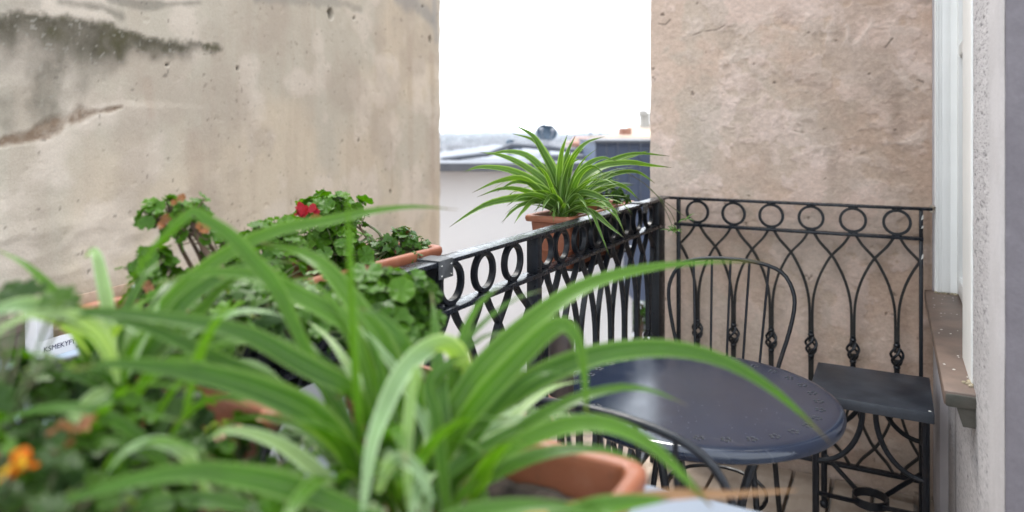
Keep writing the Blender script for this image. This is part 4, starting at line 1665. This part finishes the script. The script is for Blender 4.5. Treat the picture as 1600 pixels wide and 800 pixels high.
bushy('ivy_plant', 'tangled green and cream ivy in the trough inside the railing', 'plant', (-.70, .40, .96),
      [cl(50, 668, .66, (.07, .07, .03), 24), cl(165, 650, .70, (.05, .07, .035), 22), cl(250, 665, .72, (.06, .06, .04), 22), cl(120, 715, .62, (.08, .07, .04), 28), cl(225, 750, .63, (.07, .06, .04), 26), cl(40, 735, .56, (.06, .06, .04), 24), cl(60, 800, .52, (.06, .06, .04), 20), cl(180, 810, .55, (.07, .06, .04), 22), cl(330, 760, .64, (.05, .05, .03), 14), cl(345, 700, .70, (.045, .04, .025), 16), cl(110, 605, .68, (.05, .05, .018), 16), cl(30, 610, .64, (.045, .05, .025), 18), cl(230, 610, .74, (.05, .05, .03), 20), cl(-10, 590, .62, (.025, .05, .03), 8)],
      GERD, .0165, M['stem'], None, dead=0, alt=IVYP + IVYD + GER, alt_p=.40)
bushy('ivy_plant', 'low ground ivy round the spider plant in the front trough', 'plant', (-.40, .42, .95),
      [cl(430, 715, .74, (.05, .06, .025), 16), cl(500, 660, .82, (.05, .05, .025), 12), cl(420, 790, .62, (.06, .05, .025), 16), cl(520, 790, .60, (.05, .05, .025), 12)],
      IVYD, .017, M['stem'], None, dead=0, alt=IVYP + GER, alt_p=.35)
withered = thing('withered_leaf', 'pinkish dry curled leaf lying on the blurred foliage at the lower left', 'leaf', W(100, 690, .56))
link('blade', DEAD[0], withered, (0, 0, 0), leaf_rot((.2, -.7, .6), .6), (.010, .014, .03))
link('blade', DEAD[1], withered, RGT * .02 + UP * .014, leaf_rot((-.2, -.6, .7), 2.0), (.008, .011, .025))
# two big leaves poking in at the far left
bl = thing('geranium', 'blurred geranium leaves poking in at the left edge below the wall', 'plant', W(-20, 620, .60))
for (px, py, dd, s_, nm) in ((28, 462, .62, .016, (.2, -.6, 1)), (52, 456, .63, .014, (.1, -.5, 1)), (85, 470, .60, .015, (.1, -.5, .9)), (0, 460, .64, .017, (-.3, -.6, 1)), (10, 478, .62, .015, (.1, -.5, 1)), (105, 473, .62, .010, (.4, -.5, 1))):
    p = W(px, py, dd) - Vector(bl.location)
    link('leaf', random.choice(GERD), bl, p, leaf_rot(nm, random.uniform(0, 6)), s_)
    o = MB().tube(spline([(0, 0, -.05), p * .6 + Vector((0, 0, -.03)), p], 5), .0014, 5).build('stem', M['stem'], bl)
MB().tube([(0, 0, -.15), (.004, 0, -.08), (0, 0, -.045)], .003, 6).build('stem', M['stem'], bl)
# orange and yellow bloom, out of focus at the left edge
fl2 = thing('orange_flower', 'out of focus orange and yellow bloom at the lower left edge', 'flower', W(25, 735, .50))
for k in range(14):
    a = k * 2.4
    nm = Vector((math.cos(a), math.sin(a), random.uniform(.3, 1.2)))
    me = PET.copy() if k == 0 else opm
    if k == 0:
        me.materials.clear()
        me.materials.append(M['orange'])
        opm = me
    if k == 1:
        ypm = opm.copy()
        ypm.materials.clear()
        ypm.materials.append(leaf_mat('yellow_petal', (.55, .33, .02), (.6, .4, .03), 0, .3, .5, var=.3))
    link('petal', ypm if k % 3 == 1 else opm, fl2, nm * .005, leaf_rot(-FWD * .6 + nm, a), random.uniform(.007, .011))
MB().tube(spline([(-.11, .02, -.13), (-.05, .01, -.05), (-.01, 0, -.01), (0, 0, 0)], 10), .002, 6).build('stem', M['stem'], fl2)

# --- the big spider plant in the front trough: leaves traced as arcs with their own depth
sp = thing('spider_plant', 'large out of focus spider plant arching over the foreground', 'plant', W(640, 800, .68))


def tl(par, pts, wpx_, mat, d0=None, d1=None, **kw):
    """pts: photo pixels; depth runs from d0 at the base to d1 at the tip unless each point has its own"""
    wpx = wpx_ * .86
    n = len(pts)
    Q = []
    for i, p in enumerate(pts):
        if len(p) == 3:
            Q.append(W(*p))
        else:
            u = i / (n - 1)
            Q.append(W(p[0], p[1], d0 + (d1 - d0) * u))
    dm = (d0 + d1) / 2 if d0 else .7
    return add_blade(par, Q, wpx / FP * dm, mat, **kw)


S, SP = M['spider'], M['spider_pale']
tl(sp, [(640, 800), (690, 712), (740, 658), (800, 614), (870, 576), (950, 551), (1040, 544), (1120, 560), (1190, 597), (1245, 640), (1297, 692)], 46, S, .68, .74, face=.8, n=26)
tl(sp, [(640, 800), (680, 690), (740, 590), (800, 527), (870, 472), (930, 440), (1000, 421), (1080, 411), (1205, 408)], 40, S, .68, .86, face=.75, n=22)
tl(sp, [(680, 790), (700, 700), (745, 632), (800, 572), (852, 520), (884, 508), (905, 540), (914, 600), (918, 690)], 44, S, .68, .66, face=.75, n=22)
tl(sp, [(670, 800), (740, 725), (824, 662), (880, 632), (920, 616), (975, 605), (1025, 612), (1075, 634)], 24, S, .68, .74, face=.7, n=18)
tl(sp, [(700, 800), (770, 720), (850, 675), (915, 661), (965, 668), (1015, 694), (1060, 736), (1112, 792)], 34, S, .66, .62, face=.75, n=18, tipk=.6)
tl(sp, [(570, 800), (562, 700), (553, 560), (548, 440), (544, 340), (540, 285)], 20, S, .66, .64, face=.35, n=16)
tl(sp, [(560, 780), (520, 640), (470, 530), (430, 448), (396, 408), (362, 370), (325, 345), (300, 331), (267, 361), (238, 390), (207, 437), (180, 480)], 30, S, .70, .66, face=.75, n=28)
tl(sp, [(620, 780), (590, 630), (548, 516), (515, 487), (470, 463), (425, 439), (380, 428), (335, 425), (290, 430), (235, 447)], 38, S, .70, .72, face=.75, n=24)
tl(sp, [(650, 780), (635, 640), (602, 546), (569, 499), (545, 462), (511, 420), (475, 396), (440, 385), (395, 377)], 44, S, .70, .82, face=.8, n=22)
tl(sp, [(570, 790), (545, 715), (525, 682), (480, 642), (420, 614), (360, 594), (290, 579), (220, 570), (160, 569), (110, 578)], 56, S, .66, .54, face=.85, n=22)
tl(sp, [(600, 780), (575, 655), (545, 606), (500, 583), (455, 559), (410, 533), (365, 516), (300, 503), (220, 492), (150, 486), (76, 484), (20, 512)], 40, S, .68, .60, face=.75, n=24)
tl(sp, [(560, 760), (500, 650), (430, 605), (350, 568), (320, 553), (260, 524), (200, 503), (130, 492), (60, 520)], 36, S, .67, .60, face=.7, n=20)
tl(sp, [(620, 830), (560, 802), (480, 770), (420, 752), (360, 742), (300, 737), (200, 752), (100, 782), (20, 800)], 50, S, .58, .50, face=.85, n=20)
tl(sp, [(700, 770, .76), (724, 660, .76), (724, 575, .74), (702, 540, .70), (668, 543, .67), (628, 582, .64), (600, 640, .62), (580, 700, .60), (567, 800, .57)], 42, SP, .66, .60, face=.85, n=22, tipk=.45)
tl(sp, [(640, 800), (636, 720), (640, 640), (648, 590), (655, 576), (662, 590)], 20, SP, .62, .60, face=.9, n=16, tipk=.6)
tl(sp, [(590, 770), (608, 728), (632, 718), (655, 738), (678, 785)], 30, SP, .60, .57, face=.8, n=14, tipk=.7)
tl(sp, [(660, 790), (690, 690), (705, 620), (720, 540), (745, 480), (790, 440)], 30, S, .70, .78, face=.6, n=16)
tl(sp, [(620, 790), (650, 690), (640, 560), (600, 500), (560, 480)], 34, S, .70, .72, face=.7, n=16)
tl(sp, [(700, 790), (730, 700), (790, 620), (850, 580), (905, 590)], 28, S, .68, .70, face=.7, n=16)
tl(sp, [(600, 800), (610, 720), (600, 640), (590, 560), (560, 500)], 30, S, .68, .70, face=.5, n=16)
tl(sp, [(700, 810), (690, 720), (680, 650), (668, 600), (690, 570), (740, 560)], 26, S, .64, .66, face=.7, n=16)
tl(sp, [(660, 810), (700, 740), (770, 690), (850, 650), (900, 640)], 26, S, .66, .72, face=.6, n=16)
tl(sp, [(560, 800), (500, 740), (430, 690), (360, 672), (320, 690)], 30, SP, .64, .62, face=.7, n=14)
tl(sp, [(640, 830), (720, 805), (800, 792), (880, 792), (960, 812)], 34, S, .56, .54, face=.7, n=14)
tl(sp, [(560, 780), (500, 690), (450, 620), (400, 570), (340, 562)], 28, SP, .70, .72, face=.7, n=14)
for pts, w_ in (([(600, 800), (560, 690), (500, 600), (430, 545), (350, 530), (270, 545)], 18), ([(610, 800), (590, 680), (570, 580), (540, 500), (500, 450), (450, 430)], 18),
                ([(640, 800), (650, 680), (690, 590), (750, 530), (820, 510)], 18), ([(650, 800), (680, 700), (730, 640), (800, 600), (880, 600)], 16), ([(630, 800), (640, 690), (680, 600), (740, 520), (800, 470), (860, 450)], 18),
                ([(590, 800), (540, 720), (470, 670), (400, 650), (330, 670)], 20), ([(580, 800), (520, 700), (450, 640), (380, 620), (300, 630), (240, 660)], 18), ([(620, 800), (610, 680), (590, 580), (560, 500), (545, 430)], 16),
                ([(600, 800), (570, 740), (520, 710), (460, 715), (420, 740)], 18),
                ([(615, 800), (605, 700), (612, 620), (640, 560), (680, 530)], 16), ([(640, 810), (660, 740), (690, 700), (730, 690), (760, 710)], 16), ([(630, 800), (625, 700), (650, 620), (700, 580), (740, 590)], 16)):
    tl(sp, pts, w_, S, .68 + random.uniform(-.02, .03), .70 + random.uniform(-.05, .08), face=random.uniform(.4, .75), n=14)
for k in range(34):
    a = random.uniform(0, 2 * PI)
    b_ = Vector(sp.location) + Vector((random.uniform(-.06, .06), random.uniform(-.03, .09), .0))
    add_blade(sp, arch_pts(b_, a, random.uniform(.5, 1.35), random.uniform(.12, .26), random.uniform(.12, .34)), random.uniform(.014, .024), S if random.random() < .8 else SP, face=.35)
# pale tipped young leaf drying at the bottom right
tl(sp, [(800, 815), (880, 798), (950, 785), (1005, 772)], 26, M['yellow'], .60, .60, face=.7, n=12, tipk=.6)
wl = add_blade(sp, [W(760, 815, .64), W(840, 806, .62), W(900, 800, .61), W(980, 783, .61), W(1060, 772, .62), W(1140, 772, .635), W(1245, 766, .65)], .013, leaf_mat('withering_leaf', (.27, .15, .085), (.3, .2, .1), 0, .3, .6), face=.8, n=18, tipk=.7)
wl['label'] = 'withering orange and salmon strap leaf'
add_blade(sp, [W(780, 815, .62), W(890, 806, .59), W(940, 792, .58), W(990, 784, .59), W(1050, 779, .60)], .019, S, face=.8, n=12, tipk=.7)

# --- second spider plant on the left
sp2 = thing('spider_plant', 'spider plant on the left with one white edged upright leaf', 'plant', W(175, 620, .72))
tl(sp2, [(180, 600), (215, 530), (250, 487), (325, 416), (420, 364), (511, 345), (582, 330), (650, 323), (716, 328)], 30, S, .72, .86, face=.7, n=24)
MB().tube([(0, 0, -.10), (.004, 0, -.05), (0, 0, .005)], [.008, .007, .005], 8).build('stem', M['stem'], sp2)
tl(sp2, [(178, 600), (174, 540), (167, 474), (159, 434), (152, 402), (144, 391), (133, 402)], 24, SP, .72, .76, face=.9, n=16, tipk=.55)
tl(sp2, [(185, 600), (160, 530), (110, 490), (60, 479), (20, 478), (-30, 494)], 42, SP, .66, .58, face=.7, n=14, tipk=.6)
tl(sp2, [(185, 600), (168, 535), (122, 494), (62, 490), (15, 506), (-30, 545)], 22, SP, .64, .56, face=.7, n=14)
tl(sp2, [(190, 610), (230, 560), (300, 500), (360, 440), (440, 420)], 30, S, .72, .80, face=.6, n=14)
tl(sp2, [(190, 610), (240, 540), (290, 470), (350, 430), (400, 410), (470, 410)], 32, S, .72, .80, face=.7, n=14)
tl(sp2, [(170, 600), (165, 610), (144, 622), (120, 647), (90, 686), (72, 712)], 26, SP, .66, .56, face=.9, n=14, tipk=.6)
tl(sp2, [(185, 610), (205, 560), (235, 500), (250, 470)], 24, SP, .70, .74, face=.7, n=12)
for (pts, w_, m_) in (([(60, 830), (90, 740), (140, 680), (210, 650), (300, 660)], 26, S), ([(30, 840), (40, 760), (10, 690), (-30, 650)], 28, S), ([(150, 840), (160, 760), (200, 700), (270, 690), (340, 720)], 26, S),
                       ([(260, 720), (200, 670), (130, 640), (50, 642), (-20, 672)], 30, S), ([(240, 640), (200, 622), (171, 626), (120, 640)], 22, S), ([(300, 760), (220, 700), (150, 690), (60, 720), (0, 770)], 26, S),
                       ([(100, 820), (130, 700), (180, 620), (240, 600), (300, 610)], 22, S), ([(330, 800), (300, 720), (250, 690), (198, 704), (160, 750)], 26, SP),
                       ([(420, 800), (330, 782), (240, 790), (160, 820)], 34, S), ([(250, 820), (190, 770), (110, 750), (30, 760)], 28, SP), ([(290, 650), (310, 560), (340, 500), (380, 470)], 20, S)):
    tl(sp2, pts, w_, m_, .60, .56, face=.55, n=12)
for pts in ([(190, 640), (150, 600), (100, 585), (40, 590), (-20, 610)], [(200, 650), (230, 590), (270, 560), (310, 560)], [(210, 660), (180, 600), (130, 575), (90, 580)], [(240, 660), (280, 600), (330, 580), (380, 590)],
            [(200, 680), (150, 650), (90, 660), (30, 690)], [(260, 690), (300, 640), (350, 620), (400, 640)], [(190, 620), (200, 560), (225, 520), (260, 500)]):
    tl(sp2, pts, random.uniform(14, 20), S, .66, .62, face=random.uniform(.4, .7), n=12)
for k in range(16):
    a = random.uniform(0, 2 * PI)
    b_ = Vector(sp2.location) + Vector((random.uniform(-.02, .02), random.uniform(-.02, .02), .0))
    add_blade(sp2, arch_pts(b_, a, random.uniform(.5, 1.3), random.uniform(.10, .2), random.uniform(.14, .34)), random.uniform(.012, .02), S if random.random() < .7 else SP, face=.35)

# --- the spider plant on the railing
dr = 2.33
spr = thing('spider_plant', 'spider plant in focus spilling over the trough on the railing', 'plant', W(880, 338, dr))
RS = M['spider_rail']
for pts, dt, w in (
        ([(845, 312), (820, 308), (770, 316), (735, 333), (702, 355)], 2.1, 11),
        ([(855, 311), (818, 280), (779, 283), (738, 301)], 2.15, 10),
        ([(850, 315), (826, 300), (787, 294), (745, 308)], 2.2, 9),
        ([(847, 292), (800, 267), (752, 261), (724, 269)], 2.3, 10),
        ([(857, 279), (826, 245), (792, 237), (760, 242)], 2.4, 11),
        ([(855, 287), (813, 256), (779, 242), (750, 238)], 2.35, 10),
        ([(868, 277), (847, 235), (831, 211), (801, 194)], 2.35, 12),
        ([(857, 256), (836, 221), (798, 208)], 2.4, 9),
        ([(874, 290), (877, 242), (887, 209)], 2.3, 10),
        ([(881, 290), (886, 242), (899, 212)], 2.35, 10),
        ([(884, 292), (894, 250), (915, 224), (945, 213)], 2.4, 10),
        ([(910, 277), (952, 253), (994, 240), (1047, 244)], 2.5, 10),
        ([(899, 290), (936, 261), (983, 254), (1015, 258), (1050, 262)], 2.45, 11),
        ([(910, 287), (949, 256), (990, 243), (1017, 234)], 2.6, 9),
        ([(936, 284), (962, 271), (997, 269), (1024, 287)], 2.6, 9),
        ([(905, 305), (944, 286), (976, 292), (1000, 314)], 2.4, 9),
        ([(899, 303), (931, 305), (957, 326), (978, 369)], 2.2, 9),
        ([(894, 326), (926, 332), (952, 353), (976, 372)], 2.15, 9),
        ([(918, 308), (957, 291), (992, 289)], 2.5, 8),
        ([(847, 316), (813, 321), (783, 348)], 2.15, 7),
        ([(840, 313), (818, 329), (803, 350)], 2.1, 7),
        ([(900, 325), (923, 331), (936, 358), (953, 402)], 2.12, 6),
        ([(870, 300), (862, 262), (850, 232), (838, 222)], 2.45, 11),
        ([(872, 300), (866, 260), (858, 240)], 2.5, 11),
        ([(890, 300), (912, 262), (940, 247), (965, 252)], 2.3, 9),
        ([(890, 310), (905, 275), (925, 260), (945, 272)], 2.2, 9),
        ([(866, 310), (838, 290), (805, 284), (776, 300)], 2.2, 9),
        ([(868, 320), (842, 306), (815, 306), (792, 322)], 2.15, 9),
        ([(895, 320), (920, 318), (950, 322), (972, 335)], 2.2, 8),
        ([(886, 322), (900, 306), (910, 312), (920, 330)], 2.1, 8),
        ([(876, 318), (862, 306), (852, 316), (847, 332)], 2.1, 8),
        ([(880, 300), (884, 262), (893, 236)], 2.25, 10)):
    n = len(pts)
    Q = [W(880 + random.uniform(-9, 9), 337, dr)] + [W(p[0], p[1], dr + (dt - dr) * (i + 1) / n) for i, p in enumerate(pts)]
    add_blade(spr, Q, w * 1.25 / FP * dr, RS, face=.7, n=16, fold=.4)
for k in range(74):
    a = random.uniform(0, 2 * PI)
    b_ = Vector(spr.location) + Vector((random.uniform(-.03, .03), random.uniform(-.05, .05), .0))
    add_blade(spr, arch_pts(b_, a, random.uniform(.45, 1.45), random.uniform(.14, .34), random.uniform(.14, .40)), random.uniform(.010, .017), RS, face=.35, fold=.4, n=11)
# dark wiry runner with plantlets hanging over the corner
for path, ends in (([(905, 300, 2.35), (950, 262, 2.45), (997, 280, 2.55), (1026, 305, 2.6), (1041, 331, 2.62), (1050, 352, 2.63)], (1048, 360, 2.63)),
                   ([(1010, 290, 2.57), (1032, 310, 2.6), (1052, 325, 2.62), (1068, 337, 2.62)], (1072, 342, 2.62)),
                   ([(1030, 310, 2.6), (1048, 332, 2.62), (1056, 350, 2.63)], (1057, 360, 2.63))):
    Q = [W(*p) for p in path]
    o = MB().tube(spline(Q, 14), .0013, 5).build('runner', M['stem'])
    o.data.transform(Matrix.Translation(-Vector(spr.location)))
    o.parent = spr
    e = W(*ends)
    for k in range(9):
        a = k * 2.4 + random.uniform(-.3, .3)
        me = blade_mesh(arch_pts(e, a, random.uniform(-.3, .9), random.uniform(.022, .045), .3, 5), .0055, M['spider'], face=.5, n=7)
        me.transform(Matrix.Translation(-Vector(spr.location)))
        link('plantlet_leaf', me, spr)
bushy('ivy_plant', 'small lobed ivy beside the spider plant at the far end of its trough', 'plant', (PX, 2.52, ZS),
      [cl(950, 300, 2.55, (.06, .05, .04), 34), cl(968, 308, 2.6, (.05, .05, .035), 24), cl(935, 285, 2.55, (.05, .05, .04), 22)], IVY, .022, M['stem'], None)

# ------------------------------------------------------------------ furniture
# round bistro table
TX, TY, TZ, TR = -.400, 1.652, CZ - .6, .313
t = thing('bistro_table', 'round dark slate metal bistro table with punched flower border', 'table', (TX, TY, 0))
MB().lathe([(.001, TZ), (TR - .030, TZ), (TR - .016, TZ - .001), (TR - .006, TZ - .005), (TR - .001, TZ - .012), (TR, TZ - .018), (TR - .002, TZ - .025), (TR - .008, TZ - .029), (TR - .014, TZ - .027), (TR - .016, TZ - .010), (.001, TZ - .010)], (0, 0, 0), 96).build('tabletop', M['table'], t)
hm = MB()
for q in range(5):
    a = 2 * PI * q / 5
    cx, cy = .0082 * math.cos(a), .0082 * math.sin(a)
    hm.lathe([(.0033, .0002), (.0033, .0007), (.0001, .0008)], (cx, cy, 0), 8)
hme = hm.mesh('punched_flower', plain('punched_hole', (.008, .008, .009), .9))
rmk = MB()
for q in range(5):
    a = 2 * PI * q / 5
    cx, cy = .0082 * math.cos(a), .0082 * math.sin(a)
    pts = [(cx + .0036 * math.cos(2 * PI * k / 8), cy + .0036 * math.sin(2 * PI * k / 8), .0004) for k in range(1, 5)]
    rmk.tube(pts, .00034, 4)
rme_ = rmk.mesh('bright_edge', plain('worn_edge', (.15, .155, .17), .4))
for k in range(32):
    a = 2 * PI * k / 32 + .05
    o = link('punched_flower', hme, t, ((TR - .052) * math.cos(a), (TR - .052) * math.sin(a), TZ), (0, 0, a))
    link('bright_edge', rme_, o)
for k in range(3):
    a = 2 * PI * k / 3 + .55
    c_, s_ = math.cos(a), math.sin(a)
    MB().tube(spline([(c_ * .21, s_ * .21, TZ - .011), (c_ * .19, s_ * .19, TZ - .06), (c_ * .12, s_ * .12, TZ - .2), (c_ * .10, s_ * .10, .38), (c_ * .16, s_ * .16, .15), (c_ * .25, s_ * .25, .008)], 24), .0105, 8).build('leg', M['iron'], t)
MB().tube([(.12 * math.cos(2 * PI * k / 20), .12 * math.sin(2 * PI * k / 20), .30) for k in range(20)], .007, 6, True).build('brace_ring', M['iron'], t)

# bistro chairs
def arch_xz():
    h = [(.140, .46), (.160, .58), (.188, .68), (.205, .765), (.201, .82), (.172, .872), (.12, .897), (.05, .907), (0, .908)]
    return h + [(-x, z) for x, z in h[-2::-1]]


def chair(loc, rz, label):
    t = thing('bistro_chair', label, 'chair', loc, rz, 'bistro chairs at the round table')
    # local: back at y=0, seat towards -y
    lean = lambda z: .10 * max(0, z - .45) / .46
    ar = [(x, lean(z), z) for x, z in arch_xz()]
    MB().tube(spline(ar, 44), .0066, 10).build('back_hoop', M['iron'], t)
    for k in range(-2, 3):
        x1 = k * .062
        zt = np.interp(abs(x1), [0, .05, .12, .172], [.905, .904, .893, .868])
        x0 = k * .048
        MB().tube([(x0, 0, .462), (x1, lean(zt), zt)], .0042, 8).build('spindle', M['iron'], t)
    MB().lathe([(.001, .462), (.175, .462), (.188, .459), (.192, .452), (.188, .445), (.17, .443), (.001, .443)], (0, -.185, 0), 48).build('seat', M['table'], t)
    for sx in (-1, 1):
        MB().tube(spline([(sx * .14, 0, .46), (sx * .15, .02, .3), (sx * .17, .06, .01)], 10), .0085, 8).build('leg', M['iron'], t)
        MB().tube(spline([(sx * .13, -.31, .445), (sx * .15, -.33, .25), (sx * .165, -.35, .01)], 10), .0085, 8).build('leg', M['iron'], t)
    MB().tube([(.15 * math.cos(2 * PI * k / 24), -.16 + .16 * math.sin(2 * PI * k / 24), .24) for k in range(24)], .006, 6, True).build('stretcher', M['iron'], t)
    return t


chair((-.487, 2.38, 0), R(1), 'black bistro chair behind the table, hoop back before the far railing')
chair((-.393, 1.13, 0), PI - R(6), 'black bistro chair in front of the table, hoop back cut by the grey tabletop')

# square stool / side table by the window
sx0, sx1, sy0_, sy1_ = -.241, .107, 2.432, 2.782
ZB = CZ - .83
t = thing('side_stool', 'small square black iron stool with arched braces under the window', 'stool', ((sx0 + sx1) / 2, (sy0_ + sy1_) / 2, 0))
hx, hy = (sx1 - sx0) / 2, (sy1_ - sy0_) / 2
MB().box(-hx, hx, -hy, hy, ZB - .034, ZB, .004).build('seat', plain('stool_paint', (.012, .016, .025), .45, (.055, .064, .08), 7, bmp=.15, bscale=120, lo=.42, hi=.7), t)
MB().ball((hx - .012, -hy + .012, ZB + .0005), .0045, 8, .4).build('paint_chip', M['chip'], t)
lx, ly = hx - .022, hy - .022
for ax in (-1, 1):
    for ay in (-1, 1):
        lg = MB().tube([(ax * lx, ay * ly, ZB - .0345), (ax * lx, ay * ly, .022)], .0105, 8).build('leg', M['iron'], t)
        MB().ball((ax * lx, ay * ly, .013), .0155, 10).build('foot', M['iron'], lg)


def qarc(p0, p1, n=12):
    """quarter curve leaving p0 straight down and reaching p1 sideways"""
    p0, p1 = Vector(p0), Vector(p1)
    return [Vector((p0.x + (p1.x - p0.x) * (1 - math.cos(u * PI / 2)), p0.y + (p1.y - p0.y) * (1 - math.cos(u * PI / 2)), p0.z + (p1.z - p0.z) * math.sin(u * PI / 2))) for u in [k / (n - 1) for k in range(n)]]


for ay in (-1, 1):
    for ax in (-1, 1):
        MB().tube(qarc((ax * .018, ay * ly, ZB - .0345), (ax * lx, ay * ly, ZB - .215)), .0082, 8).build('brace', M['iron'], t)
for ax in (-1, 1):
    for ay in (-1, 1):
        MB().tube(qarc((ax * lx, ay * .018, ZB - .0345), (ax * lx, ay * ly, ZB - .215)), .0072, 8).build('brace', M['iron'], t)
zr = .135
o = MB().ribbon(ring_path(0, 0, .052, 32), .006, -.013, .013, True).build('ring', M['iron'], t)
o.rotation_euler = (PI / 2, 0, 0)
o.location = (0, 0, zr)
for ax in (-1, 1):
    for ay in (-1, 1):
        q = Vector((ax * lx, ay * ly, 0)).normalized() * .054
        MB().tube([(q.x, q.y, zr), (ax * lx, ay * ly, zr + .055)], .0078, 8).build('stretcher', M['iron'], t)

# tall dark vase standing on the table
vx, vy = None, None
dv = (CZ - TZ) * FP / (616 - YH)
pv = W(877, 616, dv)
t = thing('dark_vase', 'tall dark brown cylinder vase on the left of the round table', 'vase', (pv.x, pv.y, TZ + .0005))
vr = 20.5 / FP * dv
vh = (616 - 503) / FP * dv
MB().lathe([(.001, 0), (vr * .93, 0), (vr * .96, .004), (vr * .96, vh * .86), (vr, vh * .87), (vr * 1.02, vh * .99), (vr * .99, vh), (vr * .93, vh), (vr * .90, vh * .97), (vr * .88, .02), (.001, .018)], (0, 0, 0), 40).build('body', M['mug'], t)

# grey-blue foreground table that carries the troughs
t = thing('plant_table', 'pale grey-blue table top in the blurred foreground under the troughs', 'table', (-.35, .45, 0))
ZTOP = CZ - .49
MB().box(-.46, .49, -.55, .51, ZTOP - .025, ZTOP, .004).build('tabletop', M['shelf'], t)
for ax in (-.43, .46):
    for ay in (-.52, .48):
        MB().box(ax - .02, ax + .02, ay - .02, ay + .02, 0, ZTOP - .0255, .003).build('leg', M['shelf'], t)

# ------------------------------------------------------------------ haze: one box of pale air round camera and scene
HAZE = True
if HAZE:
    m = bpy.data.materials.new('haze')
    m.use_nodes = True
    nt = m.node_tree
    for n in list(nt.nodes):
        nt.nodes.remove(n)
    ou = nt.nodes.new('ShaderNodeOutputMaterial')
    pv_ = nt.nodes.new('ShaderNodeVolumePrincipled')
    pv_.inputs['Color'].default_value = (.80, .90, 1.0, 1)
    pv_.inputs['Density'].default_value = .00036
    nt.links.new(pv_.outputs[0], ou.inputs['Volume'])
    hz = MB().box(-3600, 3600, -3600, 3600, -10.5, 6.2).build('haze', m, None, False)
    tag(hz, kind='stuff')
